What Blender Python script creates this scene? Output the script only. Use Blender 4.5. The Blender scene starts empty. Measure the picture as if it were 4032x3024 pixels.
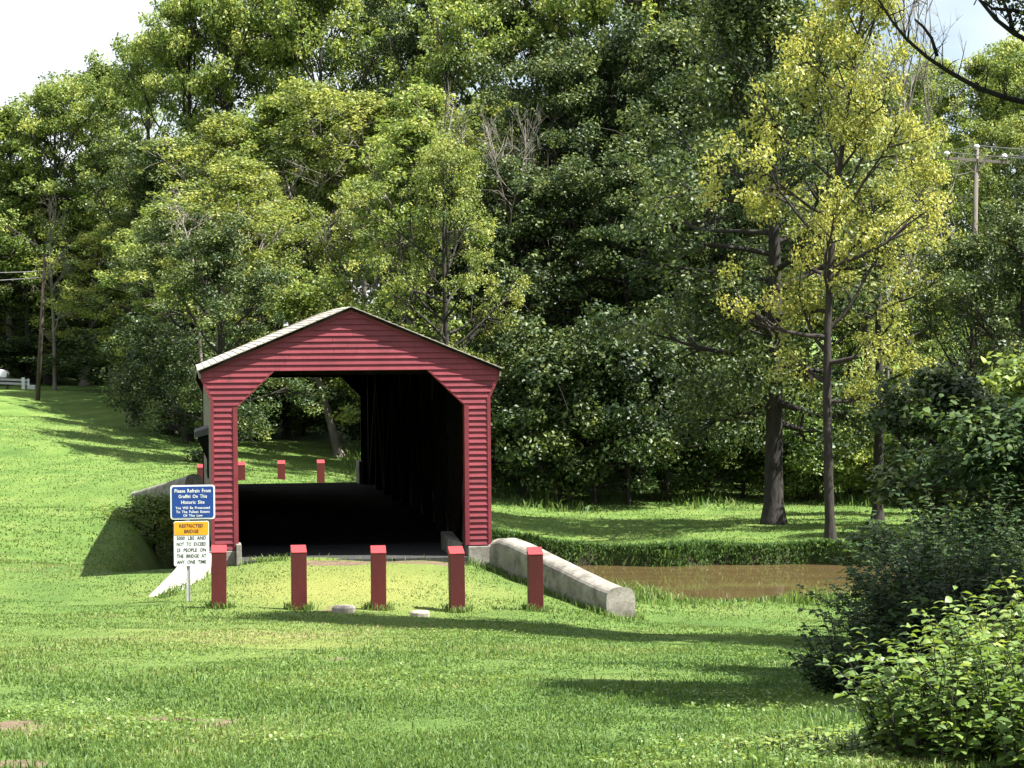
import bpy, math, random
import numpy as np

# ------------------------------------------------------------------ camera, sky, sun, exposure
scene = bpy.context.scene
F_PX, CX, CY = 9000.0, 2016.0, 1512.0            # focal length and centre in photograph pixels
CAM = np.array([0.0, 0.0, 2.87])
YAW, PITCH, ROLL = math.atan((CX - 740) / F_PX), -0.0020, -0.009
def _rz(a):
    c, s = math.cos(a), math.sin(a); return np.array([[c, -s, 0], [s, c, 0], [0, 0, 1.0]])
def _rx(a):
    c, s = math.cos(a), math.sin(a); return np.array([[1.0, 0, 0], [0, c, -s], [0, s, c]])
RCAM = _rz(-YAW) @ _rx(math.pi / 2 + PITCH) @ _rz(ROLL)
cam_data = bpy.data.cameras.new('camera')
cam_data.sensor_width = 36.0
cam_data.lens = F_PX / 4032.0 * 36.0
cam_data.clip_start, cam_data.clip_end = 0.5, 3000.0
cam = bpy.data.objects.new('camera', cam_data)
scene.collection.objects.link(cam)
import mathutils
M4 = mathutils.Matrix([list(RCAM[i]) + [CAM[i]] for i in range(3)] + [[0, 0, 0, 1]])
cam.matrix_world = M4
scene.camera = cam

SUN_AZ, SUN_EL = math.radians(67), math.radians(58)   # azimuth from -Y towards +X
SUN_DIR = np.array([math.sin(SUN_AZ) * math.cos(SUN_EL), -math.cos(SUN_AZ) * math.cos(SUN_EL), math.sin(SUN_EL)])
sun_data = bpy.data.lights.new('sun', 'SUN')
sun_data.energy = 5.0
sun_data.angle = math.radians(0.53)
sun_data.color = (1.0, 0.965, 0.90)
sun = bpy.data.objects.new('sun', sun_data)
scene.collection.objects.link(sun)
sun.rotation_euler = mathutils.Vector(SUN_DIR).to_track_quat('Z', 'Y').to_euler()
sun.location = (60, -20, 60)

world = bpy.data.worlds.new('World'); scene.world = world
world.use_nodes = True
wn, wl = world.node_tree.nodes, world.node_tree.links
wn.clear()
w_out = wn.new('ShaderNodeOutputWorld'); w_bg = wn.new('ShaderNodeBackground')
w_sky = wn.new('ShaderNodeTexSky'); w_sky.sky_type = 'NISHITA'; w_sky.sun_disc = False
w_sky.sun_elevation = SUN_EL
w_sky.sun_rotation = math.pi - SUN_AZ
w_sky.air_density, w_sky.dust_density, w_sky.ozone_density = 1.0, 1.6, 1.0
w_tc = wn.new('ShaderNodeTexCoord')
w_map = wn.new('ShaderNodeMapping'); w_map.inputs['Scale'].default_value = (1.0, 1.0, 2.6)
w_map.inputs['Location'].default_value = (0.35, 0.0, 0.2)
w_noise = wn.new('ShaderNodeTexNoise')
w_noise.inputs['Scale'].default_value = 2.3; w_noise.inputs['Detail'].default_value = 6.0
w_noise.inputs['Roughness'].default_value = 0.55
w_ramp = wn.new('ShaderNodeValToRGB')
w_ramp.color_ramp.elements[0].position = 0.36; w_ramp.color_ramp.elements[1].position = 0.56
w_mix = wn.new('ShaderNodeMixRGB'); w_mix.inputs['Color2'].default_value = (6.4, 6.7, 7.0, 1)
wl.new(w_tc.outputs['Generated'], w_map.inputs['Vector'])
wl.new(w_map.outputs['Vector'], w_noise.inputs['Vector'])
wl.new(w_noise.outputs['Fac'], w_ramp.inputs['Fac'])
wl.new(w_ramp.outputs['Color'], w_mix.inputs['Fac'])
wl.new(w_sky.outputs['Color'], w_mix.inputs['Color1'])
wl.new(w_mix.outputs['Color'], w_bg.inputs['Color'])
w_bg.inputs['Strength'].default_value = 0.052
wl.new(w_bg.outputs['Background'], w_out.inputs['Surface'])

scene.view_settings.view_transform = 'Standard'
scene.view_settings.look = 'None'
scene.view_settings.gamma = 1.0
scene.view_settings.use_curve_mapping = False
scene.view_settings.exposure = 1.95
scene.render.engine = 'CYCLES'
scene.cycles.use_denoising = True
scene.cycles.max_bounces = 6
scene.cycles.diffuse_bounces = 3
scene.cycles.glossy_bounces = 3
scene.cycles.transmission_bounces = 4
scene.cycles.transparent_max_bounces = 4
scene.cycles.sample_clamp_indirect = 6.0

# ------------------------------------------------------------------ helpers
rng = np.random.default_rng(7)
random.seed(7)
COL = scene.collection
def at(px, py, Y):
    d = RCAM @ np.array([(px - CX) / F_PX, -(py - CY) / F_PX, -1.0])
    return CAM + d * (Y / d[1])
def link(o, parent=None):
    COL.objects.link(o)
    if parent is not None: o.parent = parent
    return o
def np_mesh(name, V, faces_list, mats=(), smooth=False, attrs=None, mat_index=None):
    """faces_list: list of int arrays (m,k) with uniform k each"""
    me = bpy.data.meshes.new(name)
    V = np.asarray(V, dtype=np.float32)
    me.vertices.add(len(V)); me.vertices.foreach_set('co', V.ravel())
    if not isinstance(faces_list, list): faces_list = [faces_list]
    loops, starts, tot = [], [], 0
    for f in faces_list:
        f = np.asarray(f, dtype=np.int32)
        if len(f) == 0: continue
        m, k = f.shape
        loops.append(f.ravel()); starts.append(tot + np.arange(m, dtype=np.int32) * k); tot += m * k
    loops = np.concatenate(loops); starts = np.concatenate(starts)
    me.loops.add(len(loops)); me.loops.foreach_set('vertex_index', loops)
    me.polygons.add(len(starts)); me.polygons.foreach_set('loop_start', starts)
    if smooth: me.polygons.foreach_set('use_smooth', np.ones(len(starts), dtype=bool))
    for m in mats: me.materials.append(m)
    if mat_index is not None: me.polygons.foreach_set('material_index', np.asarray(mat_index, dtype=np.int32))
    for k, v in (attrs or {}).items():
        a = me.attributes.new(k, 'FLOAT', 'POINT'); a.data.foreach_set('value', np.asarray(v, dtype=np.float32))
    me.update(calc_edges=True); me.validate()
    return me
class MB:
    """collects polygons; build() makes ONE mesh object"""
    def __init__(s): s.v, s.f = [], []
    def add(s, vs, fs):
        b = len(s.v); s.v += [tuple(map(float, p)) for p in vs]; s.f += [tuple(i + b for i in f) for f in fs]
    def box(s, x0, x1, y0, y1, z0, z1):
        s.add([(x0, y0, z0), (x1, y0, z0), (x1, y1, z0), (x0, y1, z0), (x0, y0, z1), (x1, y0, z1), (x1, y1, z1), (x0, y1, z1)],
              [(0, 3, 2, 1), (4, 5, 6, 7), (0, 1, 5, 4), (1, 2, 6, 5), (2, 3, 7, 6), (3, 0, 4, 7)])
    def hexa(s, p):     # 8 corners, bottom ring then top ring
        s.add(p, [(0, 3, 2, 1), (4, 5, 6, 7), (0, 1, 5, 4), (1, 2, 6, 5), (2, 3, 7, 6), (3, 0, 4, 7)])
    def bar(s, a, b, w, h, up=(0, 0, 1)):
        a, b, up = np.array(a, float), np.array(b, float), np.array(up, float)
        d = (b - a) / np.linalg.norm(b - a)
        r = np.cross(d, up); r /= np.linalg.norm(r); u = np.cross(r, d)
        o = [-r * w / 2 - u * h / 2, r * w / 2 - u * h / 2, r * w / 2 + u * h / 2, -r * w / 2 + u * h / 2]
        s.add([a + q for q in o] + [b + q for q in o],
              [(0, 1, 2, 3), (7, 6, 5, 4), (0, 4, 5, 1), (1, 5, 6, 2), (2, 6, 7, 3), (3, 7, 4, 0)])
    def tube(s, pts, rad, n=6, cap=True):
        pts = [np.array(p, float) for p in pts]
        rings = []
        prev = np.array([0.31, 0.87, 0.2])
        for i, p in enumerate(pts):
            d = pts[min(i + 1, len(pts) - 1)] - pts[max(i - 1, 0)]
            d = d / (np.linalg.norm(d) + 1e-9)
            r = prev - d * np.dot(prev, d)
            if np.linalg.norm(r) < 1e-3: r = np.cross(d, (1, 0, 0.3))
            r /= np.linalg.norm(r); prev = r
            q = np.cross(d, r)
            R = rad[i]
            rings.append([p + R * (math.cos(2 * math.pi * k / n) * r + math.sin(2 * math.pi * k / n) * q) for k in range(n)])
        vs = [v for ring in rings for v in ring]
        fs = []
        for i in range(len(pts) - 1):
            for k in range(n):
                fs.append((i * n + k, i * n + (k + 1) % n, (i + 1) * n + (k + 1) % n, (i + 1) * n + k))
        if cap:
            fs.append(tuple(range(n))[::-1]); fs.append(tuple((len(pts) - 1) * n + k for k in range(n)))
        s.add(vs, fs)
    def mesh(s, name, mat=None, smooth=False):
        me = bpy.data.meshes.new(name); me.from_pydata(s.v, [], s.f)
        if mat: me.materials.append(mat)
        if smooth: me.polygons.foreach_set('use_smooth', np.ones(len(me.polygons), dtype=bool))
        me.update(); return me
    def build(s, name, mat=None, parent=None, smooth=False, bevel=0):
        o = link(bpy.data.objects.new(name, s.mesh(name, mat, smooth)), parent)
        if bevel:
            m = o.modifiers.new('bevel', 'BEVEL'); m.width = bevel; m.segments = 2; m.limit_method = 'ANGLE'
        return o
def tag(o, label, cat, group=None, kind=None):
    o['label'] = label; o['category'] = cat
    if group: o['group'] = group
    if kind: o['kind'] = kind
    return o
def empty(name, loc=(0, 0, 0), rz=0.0):
    o = bpy.data.objects.new(name, None); o.empty_display_size = 0.2
    o.location = loc; o.rotation_euler = (0, 0, rz)
    return link(o)

# ------------------------------------------------------------------ materials
def new_mat(name):
    m = bpy.data.materials.new(name); m.use_nodes = True
    return m, m.node_tree.nodes, m.node_tree.links, m.node_tree.nodes['Principled BSDF']
def ramp(nodes, stops):
    r = nodes.new('ShaderNodeValToRGB'); e = r.color_ramp.elements
    while len(e) > 1: e.remove(e[-1])
    e[0].position = stops[0][0]; e[0].color = tuple(stops[0][1]) + (1,)
    for p, c in stops[1:]:
        x = e.new(p); x.color = tuple(c) + (1,)
    return r
def noise(nodes, links, scale, detail=4, rough=0.6, coord='Object', stretch=None, tc=None):
    tc = tc or nodes.new('ShaderNodeTexCoord')
    n = nodes.new('ShaderNodeTexNoise')
    n.inputs['Scale'].default_value = scale; n.inputs['Detail'].default_value = detail; n.inputs['Roughness'].default_value = rough
    if stretch:
        mp = nodes.new('ShaderNodeMapping'); mp.inputs['Scale'].default_value = stretch
        links.new(tc.outputs[coord], mp.inputs['Vector']); links.new(mp.outputs['Vector'], n.inputs['Vector'])
    else:
        links.new(tc.outputs[coord], n.inputs['Vector'])
    return n
def bump(nodes, links, src, bsdf, strength, dist):
    b = nodes.new('ShaderNodeBump'); b.inputs['Strength'].default_value = strength; b.inputs['Distance'].default_value = dist
    links.new(src, b.inputs['Height']); links.new(b.outputs['Normal'], bsdf.inputs['Normal'])
def surface(name, stops, scale=3.0, rough=0.8, bump_s=0.3, bump_d=0.01, stretch=None, detail=6, spec=0.3, fine=None):
    """noise-coloured solid surface with fine relief"""
    m, n, l, b = new_mat(name)
    nz = noise(n, l, scale, detail, 0.65, stretch=stretch)
    r = ramp(n, stops); l.new(nz.outputs['Fac'], r.inputs['Fac'])
    col = r.outputs['Color']
    if fine:
        f2 = noise(n, l, fine, 5, 0.7)
        mx = n.new('ShaderNodeMixRGB'); mx.blend_type = 'MULTIPLY'; mx.inputs['Fac'].default_value = 0.55
        r2 = ramp(n, [(0.3, (0.55, 0.55, 0.55)), (0.7, (1.15, 1.15, 1.15))]); l.new(f2.outputs['Fac'], r2.inputs['Fac'])
        l.new(col, mx.inputs['Color1']); l.new(r2.outputs['Color'], mx.inputs['Color2']); col = mx.outputs['Color']
        src = f2.outputs['Fac']
    else: src = nz.outputs['Fac']
    l.new(col, b.inputs['Base Color'])
    b.inputs['Roughness'].default_value = rough; b.inputs['Specular IOR Level'].default_value = spec
    bump(n, l, src, b, bump_s, bump_d)
    return m
def leaf_mat(name, stops, transl=0.40, rough=0.48, objvar=0.12, spec=0.34):
    """leaf: tint attribute -> colour; a little translucent; each object slightly different"""
    m, n, l, b = new_mat(name)
    at_ = n.new('ShaderNodeAttribute'); at_.attribute_name = 'tint'
    oi = n.new('ShaderNodeObjectInfo')
    mad = n.new('ShaderNodeMath'); mad.operation = 'MULTIPLY_ADD'
    mad.inputs[1].default_value = objvar * 2; l.new(oi.outputs['Random'], mad.inputs[0])
    sub = n.new('ShaderNodeMath'); sub.operation = 'SUBTRACT'; sub.inputs[1].default_value = objvar
    l.new(at_.outputs['Fac'], mad.inputs[2]); l.new(mad.outputs[0], sub.inputs[0])
    r = ramp(n, stops); l.new(sub.outputs[0], r.inputs['Fac'])
    l.new(r.outputs['Color'], b.inputs['Base Color'])
    b.inputs['Roughness'].default_value = rough; b.inputs['Specular IOR Level'].default_value = spec
    tr = n.new('ShaderNodeBsdfTranslucent')
    hs = n.new('ShaderNodeHueSaturation'); hs.inputs['Hue'].default_value = 0.48; hs.inputs['Saturation'].default_value = 1.1
    hs.inputs['Value'].default_value = 1.25
    l.new(r.outputs['Color'], hs.inputs['Color']); l.new(hs.outputs['Color'], tr.inputs['Color'])
    ms = n.new('ShaderNodeMixShader'); ms.inputs['Fac'].default_value = transl
    out = n['Material Output']
    l.new(b.outputs['BSDF'], ms.inputs[1]); l.new(tr.outputs['BSDF'], ms.inputs[2]); l.new(ms.outputs['Shader'], out.inputs['Surface'])
    return m

MAT = {}
MAT['leaf_mid'] = leaf_mat('leaf_mid', [(0.0, (0.054, 0.092, 0.022)), (0.5, (0.160, 0.230, 0.050)), (1.0, (0.370, 0.405, 0.115))])
MAT['leaf_dark'] = leaf_mat('leaf_dark', [(0.0, (0.016, 0.033, 0.011)), (0.55, (0.050, 0.084, 0.023)), (1.0, (0.185, 0.218, 0.064))], transl=0.28)  # dark green foliage, with the shade inside the wood put into its colour
MAT['leaf_olive'] = leaf_mat('leaf_olive', [(0.0, (0.064, 0.100, 0.025)), (0.5, (0.168, 0.220, 0.050)), (1.0, (0.370, 0.385, 0.105))])
MAT['leaf_yellow'] = leaf_mat('leaf_yellow', [(0.0, (0.115, 0.145, 0.034)), (0.5, (0.250, 0.285, 0.064)), (1.0, (0.460, 0.450, 0.120))], transl=0.42)
MAT['leaf_thicket_shaded'] = leaf_mat('leaf_thicket_shaded', [(0.0, (0.012, 0.028, 0.010)), (0.5, (0.030, 0.060, 0.018)), (1.0, (0.085, 0.130, 0.034))], transl=0.3, rough=0.6, spec=0.18)  # leaf colour darkened further for the shade lying on the thicket
MAT['leaf_bright'] = leaf_mat('leaf_bright', [(0.0, (0.060, 0.112, 0.024)), (0.5, (0.125, 0.200, 0.040)), (1.0, (0.260, 0.315, 0.078))], transl=0.38, spec=0.45)
MAT['grass'] = leaf_mat('grass', [(0.0, (0.044, 0.094, 0.026)), (0.45, (0.098, 0.172, 0.040)), (0.8, (0.172, 0.230, 0.066)), (1.0, (0.29, 0.265, 0.13))], transl=0.40, rough=0.55, objvar=0.0, spec=0.25)
MAT['bark'] = surface('bark', [(0.3, (0.012, 0.0105, 0.009)), (0.7, (0.042, 0.037, 0.031))], 9, 0.9, 0.9, 0.03, stretch=(1, 1, 0.25))
MAT['bark_backlit'] = surface('bark_backlit', [(0.3, (0.008, 0.007, 0.006)), (0.7, (0.026, 0.022, 0.018))], 9, 0.9, 0.9, 0.02)  # bark painted near black to give the limbs their backlit look
MAT['bark_pale'] = surface('bark_pale', [(0.3, (0.08, 0.072, 0.058)), (0.7, (0.20, 0.18, 0.15))], 5, 0.9, 0.6, 0.02, stretch=(1, 1, 0.3))
MAT['red'] = surface('red_paint', [(0.2, (0.130, 0.016, 0.025)), (0.5, (0.185, 0.024, 0.036)), (0.8, (0.225, 0.036, 0.049))], 2.6, 0.55, 0.12, 0.003, spec=0.4, fine=38)
def per_object(mat, amount):
    n, l = mat.node_tree.nodes, mat.node_tree.links; b = n['Principled BSDF']
    src = b.inputs['Base Color'].links[0].from_socket
    oi = n.new('ShaderNodeObjectInfo'); mr = n.new('ShaderNodeMapRange'); mr.inputs['To Min'].default_value = 1 - amount; mr.inputs['To Max'].default_value = 1 + amount
    l.new(oi.outputs['Random'], mr.inputs['Value'])
    mx = n.new('ShaderNodeVectorMath'); mx.operation = 'SCALE'; l.new(src, mx.inputs[0]); l.new(mr.outputs['Result'], mx.inputs['Scale']); l.new(mx.outputs['Vector'], b.inputs['Base Color'])
per_object(MAT['red'], 0.13)
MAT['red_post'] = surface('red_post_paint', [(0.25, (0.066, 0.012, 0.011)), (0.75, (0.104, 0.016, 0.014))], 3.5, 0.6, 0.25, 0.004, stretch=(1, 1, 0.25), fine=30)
MAT['red_cap_sunlit'] = surface('red_cap_sunlit_paint', [(0.25, (0.215, 0.022, 0.026)), (0.75, (0.285, 0.032, 0.036))], 5, 0.6, 0.25, 0.004, fine=30)  # same red as the posts, lightened to paint the sun on their tops
MAT['shingle'] = surface('weathered_shingle', [(0.25, (0.26, 0.23, 0.185)), (0.75, (0.46, 0.42, 0.36))], 6.0, 0.9, 0.5, 0.008, stretch=(1, 3, 1), fine=30)
MAT['grey_board'] = surface('grey_board', [(0.3, (0.15, 0.13, 0.11)), (0.7, (0.26, 0.24, 0.205))], 4, 0.85, 0.3, 0.005, stretch=(3, 3, 0.3))
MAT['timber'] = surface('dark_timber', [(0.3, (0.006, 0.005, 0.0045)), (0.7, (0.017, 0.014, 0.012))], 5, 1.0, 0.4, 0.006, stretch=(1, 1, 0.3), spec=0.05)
MAT['hood'] = surface('hood_shingle', [(0.3, (0.06, 0.058, 0.06)), (0.7, (0.12, 0.115, 0.12))], 10, 0.9, 0.4, 0.006)
MAT['concrete'] = surface('concrete', [(0.28, (0.075, 0.068, 0.056)), (0.50, (0.205, 0.190, 0.162)), (0.76, (0.345, 0.325, 0.285))], 2.8, 0.9, 0.5, 0.012, fine=22)
MAT['asphalt'] = surface('asphalt', [(0.3, (0.022, 0.022, 0.023)), (0.7, (0.05, 0.049, 0.048))], 14, 0.9, 0.5, 0.006, fine=120)
MAT['metal'] = surface('galvanised', [(0.3, (0.30, 0.30, 0.30)), (0.7, (0.46, 0.46, 0.46))], 12, 0.45, 0.1, 0.002, spec=0.6)
MAT['sign_blue'] = surface('sign_blue', [(0.3, (0.004, 0.034, 0.185)), (0.7, (0.006, 0.046, 0.23))], 4, 0.4, 0.03, 0.001, spec=0.5)
MAT['sign_white'] = surface('sign_white', [(0.3, (0.60, 0.62, 0.60)), (0.7, (0.74, 0.76, 0.74))], 4, 0.4, 0.03, 0.001, spec=0.5)
MAT['sign_amber'] = surface('sign_amber', [(0.3, (0.68, 0.27, 0.006)), (0.7, (0.80, 0.34, 0.010))], 4, 0.4, 0.03, 0.001, spec=0.5)
MAT['sign_black'] = surface('sign_black', [(0.3, (0.03, 0.032, 0.034)), (0.7, (0.05, 0.05, 0.05))], 4, 0.5, 0.03, 0.001)
MAT['pole'] = surface('pole_wood', [(0.3, (0.035, 0.026, 0.020)), (0.7, (0.09, 0.07, 0.055))], 4, 0.9, 0.5, 0.01, stretch=(1, 1, 0.15))
MAT['pole_grey'] = surface('pole_wood_grey', [(0.3, (0.085, 0.075, 0.064)), (0.7, (0.20, 0.175, 0.15))], 4, 0.9, 0.5, 0.01, stretch=(1, 1, 0.15))
MAT['porcelain'] = surface('porcelain', [(0.3, (0.70, 0.70, 0.70)), (0.7, (0.80, 0.80, 0.80))], 4, 0.25, 0.02, 0.001, spec=0.6)
MAT['wire'] = surface('wire', [(0.3, (0.10, 0.10, 0.10)), (0.7, (0.16, 0.16, 0.16))], 4, 0.5, 0.02, 0.001)
MAT['car_paint'] = surface('car_paint', [(0.3, (0.72, 0.73, 0.74)), (0.7, (0.78, 0.79, 0.80))], 1, 0.25, 0.0, 0.001, spec=0.6)
MAT['car_glass'] = surface('car_glass', [(0.3, (0.01, 0.012, 0.014)), (0.7, (0.015, 0.017, 0.02))], 1, 0.08, 0.0, 0.001, spec=0.6)
MAT['rubber'] = surface('rubber', [(0.3, (0.015, 0.015, 0.015)), (0.7, (0.03, 0.03, 0.03))], 8, 0.8, 0.1, 0.002)
def scuff(mat, colour, scale, lo, hi, stretch):
    n, l = mat.node_tree.nodes, mat.node_tree.links; b = n['Principled BSDF']
    src = b.inputs['Base Color'].links[0].from_socket
    nz = noise(n, l, scale, 6, 0.75, stretch=stretch); r = ramp(n, [(lo, (0, 0, 0)), (hi, (1, 1, 1))]); l.new(nz.outputs['Fac'], r.inputs['Fac'])
    mx = n.new('ShaderNodeMixRGB'); mx.inputs['Color2'].default_value = tuple(colour) + (1,)
    l.new(r.outputs['Color'], mx.inputs['Fac']); l.new(src, mx.inputs['Color1']); l.new(mx.outputs['Color'], b.inputs['Base Color'])
scuff(MAT['red_post'], (0.20, 0.13, 0.10), 7, 0.66, 0.72, (1, 1, 0.35)); scuff(MAT['red_post'], (0.03, 0.010, 0.009), 11, 0.62, 0.72, (1.5, 1.5, 0.12))
scuff(MAT['red'], (0.075, 0.014, 0.018), 5, 0.60, 0.75, (1, 1, 0.5)); scuff(MAT['concrete'], (0.05, 0.052, 0.040), 3.2, 0.58, 0.72, (1, 1, 0.45))
MAT['concrete_sunlit'] = surface('concrete_sunlit', [(0.28, (0.30, 0.28, 0.25)), (0.75, (0.52, 0.50, 0.46))], 2.5, 0.9, 0.4, 0.01, fine=24)  # brighter copy of the concrete, sunlight on the left wall painted in
per_object(MAT['red_post'], 0.15); per_object(MAT['shingle'], 0.12)
MAT['stone'] = surface('pad_stone', [(0.3, (0.24, 0.21, 0.17)), (0.7, (0.46, 0.42, 0.36))], 9, 0.9, 0.6, 0.01, fine=50)

# ------------------------------------------------------------------ ground
CTRL = [  # photograph pixel and distance along the bridge axis -> point on the ground
 (60, 3010, 13.4), (2000, 3010, 13.0), (3900, 3010, 12.6), (60, 2700, 19.5), (2000, 2700, 19.4), (3300, 2800, 16.8),
 (60, 2480, 28.5), (700, 2440, 32.0), (60, 2232, 42.5), (300, 2255, 41.5), (560, 2335, 38.6),
 (862, 2395, 34.5), (1491, 2405, 34.5), (2109, 2405, 34.5), (1491, 2500, 28.0), (2430, 2445, 34.6), (2700, 2400, 37.4), (3100, 2398, 37.0),
 (2700, 2520, 30.0), (3200, 2560, 28.0), (3400, 2400, 36.5),
 (950, 2215, 39.6), (1430, 2212, 39.6), (1800, 2215, 39.6),
 (310, 2235, 47.8), (430, 2040, 65.5), (60, 2190, 48.5), (60, 2000, 61.0), (250, 2000, 64.0), (60, 1800, 80.0), (60, 1650, 101.0), (60, 1568, 116.0),
 (146, 1577, 118.0), (300, 1750, 84.0), (430, 1800, 82.0), (200, 1645, 99.0), (400, 1745, 89.0), (300, 1640, 113.0), (450, 1700, 104.0), (600, 1700, 100.0), (700, 1800, 84.0), (600, 1560, 122.0), (60, 1528, 130.0),
 (800, 1535, 128.0), (1000, 1870, 72.0), (1330, 1795, 96.0), (1000, 1800, 92.0), (1250, 1915, 66.0),
 (2100, 2140, 66.0), (2600, 2135, 65.5), (3040, 2062, 69.0), (3240, 2140, 60.9), (2000, 2020, 78.0), (2600, 2005, 80.0), (3300, 1990, 80.0), (3900, 2080, 66.0), (3900, 1980, 80.0),
]
_c = [at(*p) for p in CTRL]
_c += [np.array(p, float) for p in [(0, 0, 1.3), (-12, 0, 1.5), (12, 0, 1.1), (0, -40, 1.8), (-60, 20, 2.2), (60, 20, -0.6), (-60, 90, 3.2), (-70, 150, 6), (0, 150, 3.2), (20, 150, 3.0), (45, 150, 3.0),
     (90, 150, 2.5), (30, 100, -0.6), (50, 70, -1.6), (60, 45, -1.2), (0, 250, 8), (-150, 250, 12), (150, 250, 8), (12, 25, -0.3), (18, 32, -0.8), (-200, 0, 4), (200, 0, 0), (24, 36, -0.9), (-14, 30, 0.1), (2.8, 66, -0.2), (5.0, 66.3, -0.35), (0.6, 66, -0.2)]]
CP = np.array(_c)
def _phi(r): return r * r * np.log(r + 1e-9) * 0.01
def _fit():
    X = CP[:, :2] / 10.0; n = len(X)
    r = np.linalg.norm(X[:, None] - X[None], axis=2)
    A = np.zeros((n + 3, n + 3)); A[:n, :n] = _phi(r) + np.eye(n) * 2e-4
    A[:n, n] = 1; A[:n, n + 1:] = X; A[n:, :n] = A[:n, n:].T
    return np.linalg.solve(A, np.concatenate([CP[:, 2], np.zeros(3)]))
_w = _fit()
def sstep(a, b, x):
    t = np.clip((x - a) / (b - a), 0, 1); return t * t * (3 - 2 * t)
def hnoise(x, y):
    return (np.sin(x * 1.7 + y * 0.6) * np.sin(y * 1.3 - x * 0.4) + 0.5 * np.sin(x * 3.9 + 1.3) * np.sin(y * 4.3 + x))
def far_bank(x):
    return 61.2 - 0.25 * (x - 10.8) * (x > 4) + 0.28 * np.sin(x * 0.9) + 0.15 * np.sin(x * 2.3 + 1) + np.where(x < 4, 1.7, 0)
def near_bank(x):
    return 38.0 + 0.25 * np.sin(x * 0.8 + 2) + 2.4 * (1 - sstep(4.6, 6.6, x)) + 0.15 * np.maximum(x - 12, 0) * 0
WATER_Z = -2.2
def gz(x, y):
    x = np.asarray(x, float); y = np.asarray(y, float)
    shp = x.shape
    P = np.stack([x.ravel(), y.ravel()], 1)
    out = np.empty(len(P))
    for i in range(0, len(P), 60000):
        q = P[i:i + 60000]
        qc = np.clip(q, [-260, -80], [260, 300]) / 10.0
        r = np.linalg.norm(qc[:, None] - CP[None, :, :2] / 10.0, axis=2)
        out[i:i + 60000] = _phi(r) @ _w[:len(CP)] + _w[len(CP)] + qc @ _w[len(CP) + 1:]
    z = out.reshape(shp)
    z = np.clip(z, -2.05, 16)
    z = z + 0.018 * hnoise(x, y) * np.clip(y / 20, 0.3, 2)
    # creek bed right of and below the bridge
    m = sstep(-1.6, 0.2, x) * sstep(near_bank(x) + 0.1, near_bank(x) + 2.2, y) * (1 - sstep(far_bank(x) - 0.30, far_bank(x) + 0.12, y))
    return z * (1 - m) + (-3.1) * m
def graded(lo, hi, f0, f1, step, g=1.18):
    mid = list(np.arange(f0, f1 + 1e-6, step)); a, s = [], step
    x = f0
    while x > lo: s *= g; x -= s; a.append(max(x, lo))
    b, s, x = [], step, f1
    while x < hi: s *= g; x += s; b.append(min(x, hi))
    return np.array(sorted(set(a)) + mid + sorted(set(b)))
gx = graded(-700, 700, -9, 26, 0.25, 1.16)
gy = np.concatenate([graded(-120, 66, 9, 66, 0.25, 1.25), np.arange(66.5, 135, 0.5), graded(136, 900, 136, 140, 1.0, 1.2)])
GX, GY = np.meshgrid(gx, gy)
GZ = gz(GX, GY)
nxg, nyg = len(gx), len(gy)
idx = np.arange(nxg * nyg).reshape(nyg, nxg)
GF = np.stack([idx[:-1, :-1].ravel(), idx[:-1, 1:].ravel(), idx[1:, 1:].ravel(), idx[1:, :-1].ravel()], 1)
def wear_at(x, y):
    """0 = lush, 1 = bare ground; gravel threshold, footings, dirt track in the near left corner"""
    def blob(cx, cy, rx, ry, k=1.0): return k * np.exp(-(((x - cx) / rx) ** 2 + ((y - cy) / ry) ** 2))
    w = np.zeros_like(x)
    w += 1.5 * np.exp(-((y - 39.42) / 0.26) ** 2) * sstep(1.4, 2.2, x) * (1 - sstep(4.3, 4.9, x))
    w += blob(2.17, 34.3, 0.28, 1.0, 0.8) + blob(2.05, 36.4, 0.3, 1.1, 0.45) + blob(3.35, 33.6, 0.25, 0.4, 0.7)
    a = at(15, 2830, 15.8); w += blob(a[0], a[1], 0.20, 0.40, 1.5)
    a = at(35, 2985, 13.4); w += blob(a[0], a[1], 0.22, 0.30, 1.7)
    rs = np.random.default_rng(55)
    for _ in range(26):
        w += blob(rs.uniform(-1.2, 0.6), rs.uniform(13.2, 17.2), rs.uniform(0.06, 0.2), rs.uniform(0.06, 0.2), rs.uniform(0.3, 0.75))
    for _ in range(24):
        w += blob(rs.uniform(-1.5, 5.0), rs.uniform(17, 31), rs.uniform(0.08, 0.28), rs.uniform(0.1, 0.4), rs.uniform(0.15, 0.45))
    a = at(420, 2850, 16.2); w += blob(a[0], a[1], 0.45, 0.35, 0.62)
    a = at(170, 2900, 15.2); w += blob(a[0], a[1], 0.35, 0.5, 0.6)
    a = at(700, 2840, 16.3); w += blob(a[0], a[1], 0.30, 0.3, 0.5)
    a = at(1240, 2610, 22.5); w += blob(a[0], a[1], 0.40, 0.9, 0.36)
    a = at(1330, 2600, 23.0); w += blob(a[0], a[1], 0.30, 0.6, 0.4)
    a = at(1800, 2620, 22.2); w += blob(a[0], a[1], 0.5, 0.4, 0.25)
    return np.clip(w * (0.9 + 0.25 * np.sin(x * 21 + 3 * np.sin(y * 9)) * np.sin(y * 17 + 2 * np.sin(x * 11))), 0, 1.2)
wear = wear_at(GX, GY)
yellow = np.clip(np.exp(-((GX - 2.6) / 2.0) ** 2 - ((GY - 36.8) / 2.6) ** 2) * 1.0 + 0.55 * np.exp(-((GX - 1.0) / 2.2) ** 2 - ((GY - 27) / 3.0) ** 2), 0, 1)
bank = sstep(-0.2, 0.35, near_bank(GX) + 0.9 - GY) * 0
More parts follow.
